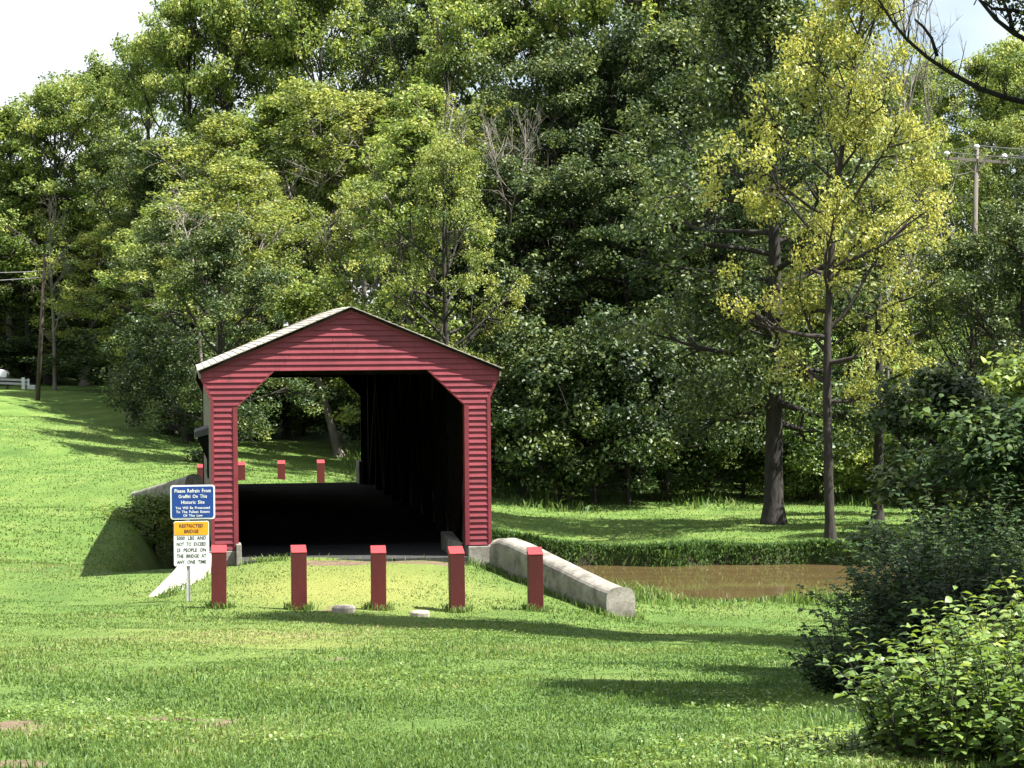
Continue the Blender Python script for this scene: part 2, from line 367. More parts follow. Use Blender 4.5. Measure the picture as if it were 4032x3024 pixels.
chan = (sstep(-1.6, 0.2, GX) * sstep(near_bank(GX) + 0.25, near_bank(GX) + 1.0, GY) * (1 - sstep(far_bank(GX) + 0.02, far_bank(GX) + 0.22, GY)))
far = sstep(44, 52, GY)
m, n, l, b = new_mat('ground_grass')
tc = n.new('ShaderNodeTexCoord')
n1 = noise(n, l, 0.55, 5, 0.6, tc=tc); n2 = noise(n, l, 7.0, 5, 0.7, tc=tc); n3 = noise(n, l, 42.0, 3, 0.7, tc=tc)
r1 = ramp(n, [(0.25, (0.070, 0.135, 0.032)), (0.5, (0.108, 0.182, 0.044)), (0.78, (0.168, 0.218, 0.068))])
l.new(n1.outputs['Fac'], r1.inputs['Fac'])
r2 = ramp(n, [(0.25, (0.60, 0.66, 0.55)), (0.75, (1.28, 1.22, 1.2))]); l.new(n2.outputs['Fac'], r2.inputs['Fac'])
r3 = ramp(n, [(0.25, (0.50, 0.56, 0.45)), (0.75, (1.38, 1.30, 1.25))]); l.new(n3.outputs['Fac'], r3.inputs['Fac'])
mx1 = n.new('ShaderNodeMixRGB'); mx1.blend_type = 'MULTIPLY'; mx1.inputs['Fac'].default_value = 0.7
mx2 = n.new('ShaderNodeMixRGB'); mx2.blend_type = 'MULTIPLY'; mx2.inputs['Fac'].default_value = 0.8
l.new(r1.outputs['Color'], mx1.inputs['Color1']); l.new(r2.outputs['Color'], mx1.inputs['Color2'])
l.new(mx1.outputs['Color'], mx2.inputs['Color1']); l.new(r3.outputs['Color'], mx2.inputs['Color2'])
# mowing stripes on the far lawn
wv = n.new('ShaderNodeTexWave'); wv.inputs['Scale'].default_value = 0.22; wv.inputs['Distortion'].default_value = 1.2; wv.inputs['Detail'].default_value = 2
mpw = n.new('ShaderNodeMapping'); mpw.inputs['Rotation'].default_value = (0, 0, 0.5)
l.new(tc.outputs['Object'], mpw.inputs['Vector']); l.new(mpw.outputs['Vector'], wv.inputs['Vector'])
rw = ramp(n, [(0.3, (0.93, 0.95, 0.9)), (0.7, (1.09, 1.07, 1.05))]); l.new(wv.outputs['Fac'], rw.inputs['Fac'])
af = n.new('ShaderNodeAttribute'); af.attribute_name = 'farlawn'
mx3 = n.new('ShaderNodeMixRGB'); mx3.blend_type = 'MULTIPLY'
l.new(af.outputs['Fac'], mx3.inputs['Fac']); l.new(mx2.outputs['Color'], mx3.inputs['Color1']); l.new(rw.outputs['Color'], mx3.inputs['Color2'])
# dry yellowish turf
ay = n.new('ShaderNodeAttribute'); ay.attribute_name = 'yellow'
my = n.new('ShaderNodeMixRGB'); my.inputs['Color2'].default_value = (0.27, 0.26, 0.075, 1)
mth = n.new('ShaderNodeMath'); mth.operation = 'MULTIPLY'; mth.inputs[1].default_value = 0.75
l.new(ay.outputs['Fac'], mth.inputs[0]); l.new(mth.outputs[0], my.inputs['Fac']); l.new(mx3.outputs['Color'], my.inputs['Color1'])
# bare ground
aw = n.new('ShaderNodeAttribute'); aw.attribute_name = 'wear'
addn = n.new('ShaderNodeMath'); addn.operation = 'MULTIPLY_ADD'; addn.inputs[1].default_value = 1.3
n4 = noise(n, l, 5.0, 6, 0.75, tc=tc)
l.new(n4.outputs['Fac'], addn.inputs[0]); l.new(aw.outputs['Fac'], addn.inputs[2])
rwear = ramp(n, [(0.88, (0, 0, 0)), (1.0, (1, 1, 1))])
sc = n.new('ShaderNodeMath'); sc.operation = 'MULTIPLY'; sc.inputs[1].default_value = 0.80
l.new(addn.outputs[0], sc.inputs[0]); l.new(sc.outputs[0], rwear.inputs['Fac'])
rd = ramp(n, [(0.3, (0.105, 0.075, 0.048)), (0.7, (0.22, 0.165, 0.11))]); l.new(n2.outputs['Fac'], rd.inputs['Fac'])
mw = n.new('ShaderNodeMixRGB'); l.new(rwear.outputs['Color'], mw.inputs['Fac']); l.new(my.outputs['Color'], mw.inputs['Color1']); l.new(rd.outputs['Color'], mw.inputs['Color2'])
# muddy creek bed; its dark colour also paints overhang shade up the far bank
ac = n.new('ShaderNodeAttribute'); ac.attribute_name = 'channel'
mc = n.new('ShaderNodeMixRGB'); mc.inputs['Color2'].default_value = (0.032, 0.030, 0.016, 1)
l.new(ac.outputs['Fac'], mc.inputs['Fac']); l.new(mw.outputs['Color'], mc.inputs['Color1'])
l.new(mc.outputs['Color'], b.inputs['Base Color'])
b.inputs['Roughness'].default_value = 0.9; b.inputs['Specular IOR Level'].default_value = 0.15
bump(n, l, n3.outputs['Fac'], b, 0.9, 0.06)
MAT['ground'] = m
gme = np_mesh('ground', np.stack([GX.ravel(), GY.ravel(), GZ.ravel()], 1), GF, [MAT['ground']], smooth=True,
              attrs={'wear': wear.ravel(), 'yellow': yellow.ravel(), 'channel': chan.ravel(), 'farlawn': far.ravel()})
ground = link(bpy.data.objects.new('ground', gme)); ground['kind'] = 'structure'
ground['label'] = 'sloping green lawn with bare patches and a muddy creek bed'; ground['category'] = 'ground'

# water
m, n, l, b = new_mat('muddy_water')
nz = noise(n, l, 1.6, 4, 0.6, stretch=(0.35, 1.0, 1)); r = ramp(n, [(0.3, (0.072, 0.051, 0.022)), (0.7, (0.100, 0.072, 0.032))])
l.new(nz.outputs['Fac'], r.inputs['Fac']); l.new(r.outputs['Color'], b.inputs['Base Color'])
b.inputs['Roughness'].default_value = 0.02; b.inputs['IOR'].default_value = 1.33
nz2 = noise(n, l, 5.0, 3, 0.5, stretch=(1.6, 0.8, 1)); bump(n, l, nz2.outputs['Fac'], b, 0.03, 0.02)
MAT['water'] = m
wx, wy = np.meshgrid(np.linspace(-0.5, 220, 90), np.linspace(36, 66, 30))
wi = np.arange(wx.size).reshape(wx.shape)
wf = np.stack([wi[:-1, :-1].ravel(), wi[:-1, 1:].ravel(), wi[1:, 1:].ravel(), wi[1:, :-1].ravel()], 1)
wme = np_mesh('creek_water', np.stack([wx.ravel(), wy.ravel(), np.full(wx.size, WATER_Z)], 1), wf, [m], smooth=True)
water = link(bpy.data.objects.new('creek_water', wme)); water['kind'] = 'structure'
water['label'] = 'still brown muddy creek water below the bridge'; water['category'] = 'water'

# ------------------------------------------------------------------ covered bridge
BX = 2.83                       # centre line
Y0, Y1 = 40.0, 64.8             # near and far portal
LEN = Y1 - Y0
def camber(y):
    t = np.clip((y - Y0) / LEN, 0, 1); return 0.17 * 4 * t * (1 - t)
bridge = empty('covered_bridge', (BX, Y0, -0.05))
tag(bridge, 'red clapboard covered bridge with pale shingled gable roof spanning the creek', 'covered bridge')
bridge_off = np.array([BX, Y0, -0.05])
class BB(MB):                   # coordinates relative to the bridge's base, written as (across, along, height above datum)
    def build(s, name, mat, parent=None, **k):
        s.v = [(p[0], p[1], p[2] + 0.05) for p in s.v]
        return MB.build(s, name, mat, parent or bridge, **k)
HW, HE = 2.437, 2.62            # half widths: wall, flare at the eave
ZB, ZF0, ZF1, ZE, ZR = -0.04, 2.55, 2.96, 3.07, 4.13
OW, OT, ZK, ZH = 2.005, 1.338, 2.43, 3.08     # opening: half width, top half width, knee height, head height
def outer(z):
    if z <= ZF0: return HW
    if z <= ZF1: return HW + (HE - HW) * (z - ZF0) / (ZF1 - ZF0)
    if z <= ZE: return HE
    return max(0.0, HE * (ZR - z) / (ZR - ZE))
def inner(z):
    if z <= ZK: return OW
    if z <= ZH: return OW + (OT - OW) * (z - ZK) / (ZH - ZK)
    return 0.0
def board(x00, x01, x10, x11, z0, z1, name='clapboard'):
    """one wedge of siding: bottom edge x00..x01 stands proud, top edge x10..x11 tucks under the next"""
    q = BB(); yb, yt, back = -0.036 - random.uniform(0, 0.003), -0.012, 0.012
    j = random.uniform(-0.002, 0.002)
    q.hexa([(x00, yb, z0 + j), (x01, yb, z0 - j), (x01, back, z0), (x00, back, z0),
            (x10, yt, z1), (x11, yt, z1), (x11, back, z1), (x10, back, z1)])
    return q.build(name, MAT['red'])
EXPO = 0.1
breaks = [ZF0, ZF1, ZE, ZK, ZH]
z = ZB
rows = []
while z < ZR - 0.03:
    z1 = min(z + EXPO, ZR - 0.005)
    rows.append((z, z1)); z = z1
for z0, z1 in rows:
    zt = z1 + 0.004
    a0, a1 = outer(z0), outer(zt)
    if z0 < ZH - 0.02:
        i0, i1 = inner(z0), (inner(min(zt, ZH)) if zt < ZH + 0.03 else OT)
        board(-a0 + 0.03, -i0, -a1 + 0.03, -i1, z0, zt); board(i0, a0 - 0.03, i1, a1 - 0.03, z0, zt)
    else:
        L0, L1 = -a0 + 0.02, -a1 + 0.02 * (a1 > 0.03)
        if a1 > 0.7:
            j = random.uniform(-0.6, 0.6) * a1
            board(L0, j - 0.002, L1, j - 0.002, z0, zt); board(j + 0.002, -L0, j + 0.002, -L1, z0, zt)
        else: board(L0, -L0, L1, -L1, z0, zt)
# trims of the near portal: outer corner boards, jambs, knee and head lining
for s in (-1, 1):
    q = BB(); q.hexa([(s * (HW - 0.045), -0.042, ZB), (s * (HW + 0.012), -0.042, ZB), (s * (HW + 0.012), 0.05, ZB), (s * (HW - 0.045), 0.05, ZB),
                      (s * (HW - 0.045), -0.042, ZF0), (s * (HW + 0.012), -0.042, ZF0), (s * (HW + 0.012), 0.05, ZF0), (s * (HW - 0.045), 0.05, ZF0)])
    q.build('corner_board', MAT['red'])
    q = BB(); q.hexa([(s * (HW - 0.045), -0.032, ZF0), (s * (HW + 0.012), -0.032, ZF0), (s * (HW + 0.012), 0.05, ZF0), (s * (HW - 0.045), 0.05, ZF0),
                      (s * (HE - 0.045), -0.032, ZF1), (s * (HE + 0.012), -0.032, ZF1), (s * (HE + 0.012), 0.05, ZF1), (s * (HE - 0.045), 0.05, ZF1)])
    q.hexa([(s * (HE - 0.045), -0.033, ZF1), (s * (HE + 0.012), -0.033, ZF1), (s * (HE + 0.012), 0.05, ZF1), (s * (HE - 0.045), 0.05, ZF1),
            (s * (HE - 0.045), -0.033, ZE), (s * (HE + 0.012), -0.033, ZE), (s * (HE + 0.012), 0.05, ZE), (s * (HE - 0.045), 0.05, ZE)])
    q.build('flare_board', MAT['red'])
    q = BB(); q.hexa([(s * (OW - 0.022), -0.044, ZB), (s * (OW + 0.055), -0.044, ZB), (s * (OW + 0.055), 0.20, ZB), (s * (OW - 0.022), 0.20, ZB),
                      (s * (OW - 0.022), -0.044, ZK), (s * (OW + 0.055), -0.044, ZK), (s * (OW + 0.055), 0.20, ZK), (s * (OW - 0.022), 0.20, ZK)])
    q.build('jamb', MAT['red'])
    q = BB(); q.hexa([(s * (OW - 0.024), -0.030, ZK + .002), (s * (OW + 0.012), -0.030, ZK + .002), (s * (OW + 0.012), 0.20, ZK + .002), (s * (OW - 0.024), 0.20, ZK + .002),
                      (s * (OT - 0.03), -0.030, ZH), (s * (OT + 0.012), -0.030, ZH), (s * (OT + 0.012), 0.20, ZH), (s * (OT - 0.03), 0.20, ZH)])
    q.build('knee_brace_lining', MAT['red'])
q = BB(); q.box(-OT, OT, -0.030, 0.2, ZH - 0.028, ZH - 0.006); q.build('head_lining', MAT['red'])
# far portal: boarded frame with the same opening
q = BB()
for y in (LEN - 0.05,):
    for s in (-1, 1):
        pts = [(s * HW, ZB), (s * OW, ZB), (s * OW, ZK), (s * OT, ZH), (0, ZH), (0, ZR), (s * HE, ZE), (s * HE, ZF1), (s * HW, ZF0)]
        nP = len(pts)
        vs = [(p[0], y, p[1]) for p in pts] + [(p[0], y + 0.06, p[1]) for p in pts]
        fs = [(0, 1, 2, 8), (2, 3, 7, 8), (3, 6, 7), (3, 4, 5, 6), (9, 17, 11, 10), (11, 17, 16, 12), (12, 16, 15), (12, 15, 14, 13)]
        fs += [(i, (i + 1) % nP, nP + (i + 1) % nP, nP + i) for i in range(nP)]
        q.add(vs, fs)
q.build('far_portal', MAT['red'])
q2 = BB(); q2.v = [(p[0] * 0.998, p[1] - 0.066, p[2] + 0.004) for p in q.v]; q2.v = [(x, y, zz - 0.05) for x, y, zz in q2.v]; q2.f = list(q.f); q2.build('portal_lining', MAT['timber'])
# roof: courses of shingles, each a long lapped strip that follows the camber
ROOF_F, ROOF_B = -0.115, LEN + 0.12
yy = np.linspace(ROOF_F, ROOF_B, 15)
EAVE_X, EAVE_Z, RIDGE_Z = 2.66, 3.06, 4.16
slope_len = math.hypot(EAVE_X, RIDGE_Z - EAVE_Z); NC = 23
for s in (-1, 1):
    deck = BB()
    vs, fs = [], []
    for y in yy:
        c = camber(y + Y0)
        vs += [(s * (EAVE_X - 0.03), y + 0.012, EAVE_Z + c), (0.0, y + 0.012, RIDGE_Z - 0.006 + c), (0.0, y + 0.012, RIDGE_Z - 0.045 + c), (s * (EAVE_X - 0.03), y + 0.012, EAVE_Z - 0.04 + c)]
    for i in range(len(yy) - 1):
        for k in range(4): fs.append((i * 4 + k, i * 4 + (k + 1) % 4, i * 4 + 4 + (k + 1) % 4, i * 4 + 4 + k))
    fs += [(0, 1, 2, 3), tuple(len(vs) - 4 + k for k in (3, 2, 1, 0))]
    deck.add(vs, fs); rd_ = deck.build('roof', MAT['timber'])
    for k in range(NC):
        t0, t1 = k / NC, min((k + 1.25) / NC, 1.0)
        e = BB(); vs, fs = [], []
        jit = random.uniform(-0.006, 0.006)
        for y in yy:
            c = camber(y + Y0)
            yj = y + (jit if y in (yy[0], yy[-1]) else 0)
            def P(t, lift):
                nx, nzv = s * (RIDGE_Z - EAVE_Z) / slope_len, EAVE_X / slope_len
                return (s * EAVE_X * (1 - t) + nx * lift, yj, EAVE_Z + (RIDGE_Z - EAVE_Z) * t + nzv * lift + c)
            vs += [P(t0, 0.024), P(t1, 0.008), P(t1, 0.001), P(t0, 0.004)]
        for i in range(len(yy) - 1):
            for q_ in range(4): fs.append((i * 4 + q_, i * 4 + (q_ + 1) % 4, i * 4 + 4 + (q_ + 1) % 4, i * 4 + 4 + q_))
        fs += [(0, 1, 2, 3), tuple(len(vs) - 4 + q_ for q_ in (3, 2, 1, 0))]
        e.add(vs, fs); e.build('shingle_course', MAT['shingle'], rd_).location = (0, 0, 0)
    # the eave fascia
    f = BB()
    for i in range(len(yy) - 1):
        c0, c1 = camber(yy[i] + Y0), camber(yy[i + 1] + Y0)
        f.hexa([(s * (EAVE_X - 0.05), yy[i] + 0.05, EAVE_Z - 0.13 + c0), (s * (EAVE_X - 0.02), yy[i] + 0.05, EAVE_Z - 0.13 + c0), (s * (EAVE_X - 0.02), yy[i + 1], EAVE_Z - 0.13 + c1), (s * (EAVE_X - 0.05), yy[i + 1], EAVE_Z - 0.13 + c1),
                (s * (EAVE_X - 0.05), yy[i] + 0.05, EAVE_Z - 0.042 + c0), (s * (EAVE_X - 0.02), yy[i] + 0.05, EAVE_Z - 0.042 + c0), (s * (EAVE_X - 0.02), yy[i + 1], EAVE_Z - 0.042 + c1), (s * (EAVE_X - 0.05), yy[i + 1], EAVE_Z - 0.042 + c1)])
    f.build('eave_fascia', MAT['grey_board'])
# rake trim just under the roof edge on the near gable
for s in (-1, 1):
    q = BB(); q.hexa([(s * 2.60, -0.045, EAVE_Z - 0.05), (s * 2.60, 0.02, EAVE_Z - 0.05), (0, 0.02, RIDGE_Z - 0.10), (0, -0.045, RIDGE_Z - 0.10),
                      (s * 2.60, -0.045, EAVE_Z - 0.015), (s * 2.60, 0.02, EAVE_Z - 0.015), (0, 0.02, RIDGE_Z - 0.052), (0, -0.045, RIDGE_Z - 0.052)])
    q.build('rake_board', MAT['red'])
# side walls of vertical boards, floor, timbers
for s in (-1, 1):
    q = BB()
    y = 0.06
    while y < LEN - 0.06:
        y2 = min(y + 0.24, LEN - 0.06); c = float(camber(y + Y0))
        o = 0.006 * random.random()
        hole = s < 0 and 8.3 < y + 0.1 < 11.2
        segs = [(-0.30, 0.95), (1.75, 2.98 + c)] if hole else [(-0.30, 2.98 + c)]
        for za, zb in segs:
            q.box(min(s * (2.36 + o), s * (2.405 + o)), max(s * (2.36 + o), s * (2.405 + o)), y - 0.002, y2 + 0.002, za, zb)
        y = y2
    q.build('side_wall', MAT['grey_board'])
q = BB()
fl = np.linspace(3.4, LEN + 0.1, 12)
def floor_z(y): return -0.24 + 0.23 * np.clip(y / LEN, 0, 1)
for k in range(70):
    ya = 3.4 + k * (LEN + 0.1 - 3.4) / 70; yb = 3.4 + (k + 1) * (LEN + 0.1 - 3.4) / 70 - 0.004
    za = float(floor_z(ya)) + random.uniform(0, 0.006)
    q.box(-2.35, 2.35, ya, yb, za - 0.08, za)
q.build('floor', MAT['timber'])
q = BB(); q.box(-2.0, 2.0, -0.25, 3.37, -0.50, -0.235); q.build('approach_slab', MAT['asphalt'])
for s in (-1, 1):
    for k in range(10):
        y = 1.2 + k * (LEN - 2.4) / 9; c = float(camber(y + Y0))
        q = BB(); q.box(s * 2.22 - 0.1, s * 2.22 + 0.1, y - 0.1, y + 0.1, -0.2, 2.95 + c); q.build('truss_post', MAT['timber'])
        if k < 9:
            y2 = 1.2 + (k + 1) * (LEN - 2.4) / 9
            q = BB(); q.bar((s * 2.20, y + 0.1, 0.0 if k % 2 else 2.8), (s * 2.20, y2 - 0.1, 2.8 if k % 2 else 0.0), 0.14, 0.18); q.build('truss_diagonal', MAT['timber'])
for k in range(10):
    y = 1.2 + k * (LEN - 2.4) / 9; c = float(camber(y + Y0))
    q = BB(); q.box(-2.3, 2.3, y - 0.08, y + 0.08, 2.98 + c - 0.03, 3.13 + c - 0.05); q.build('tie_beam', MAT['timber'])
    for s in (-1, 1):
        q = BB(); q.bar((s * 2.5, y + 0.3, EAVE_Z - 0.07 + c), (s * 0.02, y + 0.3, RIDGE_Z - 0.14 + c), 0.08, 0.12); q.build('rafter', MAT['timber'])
# window hood on the left wall
q = BB(); yA, yB = 8.2, 11.3
q.hexa([(-2.41, yA, 1.78), (-2.70, yA, 1.70), (-2.70, yB, 1.70), (-2.41, yB, 1.78), (-2.41, yA, 1.92), (-2.70, yA, 1.83), (-2.70, yB, 1.83), (-2.41, yB, 1.92)])
wh = q.build('window_hood', MAT['hood'])
for y in (yA + 0.05, yB - 0.1):
    q = BB(); q.hexa([(-2.41, y, 1.20), (-2.43, y, 1.20), (-2.43, y + 0.05, 1.20), (-2.41, y + 0.05, 1.20), (-2.41, y, 1.77), (-2.64, y, 1.70), (-2.64, y + 0.05, 1.70), (-2.41, y + 0.05, 1.77)])
    q.build('bracket', MAT['timber'], wh)
q = BB(); q.box(-2.44, -2.408, yA, yB, 0.86, 0.94); q.box(-2.43, -2.408, yA, yA + 0.08, 0.94, 1.70); q.box(-2.43, -2.408, yB - 0.08, yB, 0.94, 1.70); q.build('window_frame', MAT['timber'])
# abutments and curb blocks
for yA, yB, nm in ((-0.06, 1.1, 'abutment'), (LEN - 1.1, LEN + 0.06, 'abutment')):
    q = BB()
    for s in (-1, 1):
        q.box(min(s * 2.03, s * 2.50), max(s * 2.03, s * 2.50), yA, yB, -3.2, -0.062)
    q.box(-2.03, 2.03, yA + 0.35, yB, -3.2, -0.52)
    q.build(nm, MAT['concrete'], bevel=0.015)
q = BB(); q.hexa([(-2.03, -0.30, -0.55), (-1.93, -0.30, -0.55), (-1.93, 0.30, -0.55), (-2.03, 0.30, -0.55), (-2.03, -0.26, 0.06), (-1.94, -0.26, 0.06), (-1.94, 0.30, 0.06), (-2.03, 0.30, 0.06)])
q.build('curb_block', MAT['concrete'], bevel=0.012)
q = BB(); q.hexa([(1.76, 0.75, -0.30), (1.98, 0.45, -0.30), (1.98, 1.9, -0.30), (1.76, 1.9, -0.30), (1.76, 0.75, 0.04), (1.98, 0.45, -0.03), (1.98, 1.9, 0.08), (1.76, 1.9, 0.08)])
q.build('curb_block', MAT['concrete'], bevel=0.015)
q = BB(); q.box(1.88, 2.0, LEN - 1.0, LEN + 0.1, -0.05, 0.62); q.build('curb_block', MAT['concrete'], bevel=0.02)

# ------------------------------------------------------------------ wing walls: rounded concrete parapets
def wing_wall(path, tops, half, label, drop=1.2, rnd=0.9, mat='concrete'):
    """path: list of (x, y); tops: height of the crown at each point"""
    q = MB(); n = len(path); prof = []
    K = 12
    for i in range(n):
        p = np.array(path[i]); a = np.array(path[max(i - 1, 0)]); b_ = np.array(path[min(i + 1, n - 1)])
        d = (b_ - a) / np.linalg.norm(b_ - a); r = np.array([d[1], -d[0]])
        hw = half * (1 + 0.02 * math.sin(i * 2.1))
        ring = [(p[0] - r[0] * hw, p[1] - r[1] * hw, tops[i] - drop)]
        for k in range(K + 1):
            th = math.pi * (1 - k / K)
            cx_ = math.copysign(abs(math.cos(th)) ** 0.72, math.cos(th)); sz = math.sin(th) ** 0.72
            ring.append((p[0] + r[0] * hw * cx_, p[1] + r[1] * hw * cx_, tops[i] - half * rnd * (1 - sz)))
        ring.append((p[0] + r[0] * hw, p[1] + r[1] * hw, tops[i] - drop))
        prof.append(ring)
    m_ = K + 3
    vs = [v for ring in prof for v in ring]; fs = []
    for i in range(n - 1):
        for k in range(m_ - 1): fs.append((i * m_ + k, i * m_ + k + 1, (i + 1) * m_ + k + 1, (i + 1) * m_ + k))
    fs.append(tuple(range(m_))); fs.append(tuple((n - 1) * m_ + k for k in range(m_))[::-1])
    q.add(vs, fs)
    o = q.build('wing_wall', MAT[mat], bevel=0.015)
    tag(o, label, 'wall', 'concrete wing walls of the bridge')
    return o
def lerp_path(a, b, n, bow=0.0):
    a, b = np.array(a), np.array(b); d = b - a; r = np.array([d[1], -d[0]]) / np.linalg.norm(d)
    return [tuple(a + d * t + r * bow * math.sin(math.pi * t)) for t in np.linspace(0, 1, n)]
wing_wall(lerp_path((5.44, 39.75), (6.70, 35.3), 14, 0.02), list(np.interp(np.linspace(0, 1, 14), [0, 0.06, 0.2, 0.9, 1], [0.07, 0.12, 0.07, -0.385, -0.42])), 0.235,
          'long round-topped concrete wall sloping down to the creek bank with a square end', drop=1.0)
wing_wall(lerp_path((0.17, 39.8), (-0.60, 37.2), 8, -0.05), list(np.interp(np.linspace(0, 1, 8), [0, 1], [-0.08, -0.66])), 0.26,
          'sunlit sloping concrete wall behind the sign post', drop=1.2, rnd=0.35, mat='concrete_sunlit')
wing_wall(lerp_path((0.14, 64.4), (-1.5, 68.6), 8, 0.0), list(np.interp(np.linspace(0, 1, 8), [0, 1], [0.30, -0.35])), 0.24,
          'grey round-topped concrete wall at the far end above the blue sign', drop=1.5, rnd=1.0)

# ------------------------------------------------------------------ bollards
def bollard(x, y, zb, zt, label, group, w=0.225, lean=0.0):
    o = empty('bollard', (x, y, zb))
    q = MB(); h = zt - zb; a = w / 2
    q.box(-a, a, -a, a, -0.35, h - 0.10); p = q.build('post', MAT['red_post'], o, bevel=0.006)
    q = MB(); q.hexa([(-a - .003, -a - .003, h - 0.10), (a + .003, -a - .003, h - 0.10), (a + .003, a + .003, h - 0.10), (-a - .003, a + .003, h - 0.10),
                      (-a - .003, -a - .003, h - 0.082), (a + .003, -a - .003, h - 0.082), (a + .003, a + .003, h + 0.012), (-a - .003, a + .003, h + 0.012)])
    q.build('cap', MAT['red_cap_sunlit'], o, bevel=0.006)
    o.rotation_euler = (random.uniform(-0.008, 0.008), lean, random.uniform(-0.04, 0.04))
    return tag(o, label, 'bollard', group)
near = [((862, 2395), 0.415, 'square red wooden bollard beside the sign post'), ((1178, 2403), 0.392, 'red wooden bollard second from the sign post, left of the larger footing stone'),
        ((1491, 2405), 0.361, 'middle red wooden bollard standing between the two footing stones'), ((1800, 2405), 0.327, 'red wooden bollard second from the long round-topped wall'),
        ((2109, 2405), 0.292, 'red wooden bollard standing right beside the long round-topped wall')]
for (px, py), zt, lab in near:
    p = at(px, py, 34.5); bollard(p[0], 34.5, float(gz(p[0], 34.5)), zt, lab, 'red bollards before the near portal', lean=random.uniform(-0.01, 0.01))
for k, x in enumerate((0.36, 1.565, 2.765, 3.95)):
    zt = (0.40, 0.46, 0.48, 0.485)[k]
    bollard(x, 69.2, float(gz(x, 69.2)), zt, ['small red bollard seen past the outside of the bridge wall', 'red bollard beyond the far portal, beside the left jamb', 'red bollard beyond the far portal between two others', 'red bollard with a pale chip beyond the far portal, next to the dark wall'][k], 'red bollards beyond the far portal')

# footing stones
for (px, py, w, d, h, lab) in ((1353, 2408, 0.34, 0.30, 0.07, 'larger flat footing stone in worn gravel before the bollards'), (1653, 2412, 0.29, 0.22, 0.06, 'smaller flat footing stone in the grass before the bollards')):
    p = at(px, py, 33.8); zb = float(gz(p[0], 33.8))
    q = MB(); ng = 10; ring = lambda r, zz: [(r * w / 2 * math.cos(t) * (1 + 0.06 * math.sin(3 * t)), r * d / 2 * math.sin(t) * (1 + 0.05 * math.cos(4 * t)), zz) for t in [2 * math.pi * k / ng for k in range(ng)]]
    vs = ring(1.0, -0.05) + ring(1.05, h * 0.55) + ring(0.85, h) + [(0, 0, h * 1.08)]
    fs = [(i * ng + k, i * ng + (k + 1) % ng, (i + 1) * ng + (k + 1) % ng, (i + 1) * ng + k) for i in range(2) for k in range(ng)] + [(2 * ng + k, 2 * ng + (k + 1) % ng, 3 * ng) for k in range(ng)]
    q.add(vs, fs); o = q.build('footing_stone', MAT['stone'], bevel=0.006); o.location = (p[0], p[1], zb + 0.03)
    tag(o, lab, 'stone', 'footing stones')

# ------------------------------------------------------------------ sign post
def text_mesh(body, size, mat, name, parent, loc, width=None, shear=0.0, spacing=1.0, wspace=1.0):
    cu = bpy.data.curves.new(name, 'FONT'); cu.body = body; cu.size = size; cu.align_x = 'CENTER'; cu.align_y = 'CENTER'
    cu.shear = shear; cu.space_character = spacing; cu.space_word = wspace; cu.offset = size * 0.018
    cu.resolution_u = 2; cu.fill_mode = 'FRONT'
    tmp = bpy.data.objects.new(name, cu); COL.objects.link(tmp)
    bpy.context.view_layer.update()
    dg = bpy.context.evaluated_depsgraph_get()
    me = bpy.data.meshes.new_from_object(tmp.evaluated_get(dg)); me.name = name
    bpy.data.objects.remove(tmp); bpy.data.curves.remove(cu)
    co = np.empty(len(me.vertices) * 3, dtype=np.float32); me.vertices.foreach_get('co', co); co = co.reshape(-1, 3)
    if width:
        k = width / (co[:, 0].max() - co[:, 0].min()); co[:, 0] *= k
    me.vertices.foreach_set('co', co.ravel()); me.update()
    me.materials.clear(); me.materials.append(mat)
    o = link(bpy.data.objects.new(name, me), parent)
    o.location = loc; o.rotation_euler = (math.pi / 2, 0, 0)
    return o
def rounded_panel(q, w, h, r, y0, y1, cx=0.0, cz=0.0, n=5):
    pts = []
    for (sx, sz, a0) in ((1, 1, 0), (-1, 1, 90), (-1, -1, 180), (1, -1, 270)):
        for k in range(n + 1):
            a = math.radians(a0 + 90 * k / n); pts.append((cx + sx * (w / 2 - r) + r * math.cos(a), cz + sz * (h / 2 - r) + r * math.sin(a)))
    N = len(pts)
    q.add([(p[0], y0, p[1]) for p in pts] + [(p[0], y1, p[1]) for p in pts],
          [tuple(range(N))[::-1], tuple(range(N, 2 * N))] + [(i, (i + 1) % N, N + (i + 1) % N, N + i) for i in range(N)])
SY = 36.0
sp = at(745, 2370, SY)
sign = empty('sign_post', (sp[0] - 0.01, SY, float(gz(sp[0], SY))))
tag(sign, 'metal post carrying a blue sign above an amber and white bridge limit sign', 'sign')
b1 = at(759, 1977, SY); b2 = at(754, 2140, SY)
def rel(p): return (p[0] - sign.location.x, p[2] - sign.location.z)
bx_, bz_ = rel(b1); cx_, cz_ = rel(b2)
q = MB(); q.box(-0.022, 0.022, 0.012, 0.034, -0.4, bz_ + 0.24); q.box(-0.030, -0.022, 0.004, 0.026, -0.4, bz_ + 0.24); q.box(0.022, 0.030, 0.004, 0.026, -0.4, bz_ + 0.24); q.build('post', MAT['metal'], sign)
q = MB(); rounded_panel(q, 0.690, 0.535, 0.045, -0.004, 0.003, bx_, bz_); blue = q.build('blue_panel', MAT['sign_white'], sign)
q = MB(); rounded_panel(q, 0.640, 0.485, 0.030, -0.008, -0.0045, bx_, bz_); q.build('blue_face', MAT['sign_blue'], blue)
L1 = [('Please Refrain From', 0.175, 0.078, 0.56), ('Graffiti On This', 0.088, 0.072, 0.44), ('Historic Site', -0.003, 0.072, 0.36), ('You Will Be Prosecuted', -0.090, 0.056, 0.53), ('To The Fullest Extent', -0.152, 0.056, 0.52), ('Of The Law', -0.210, 0.050, 0.30)]
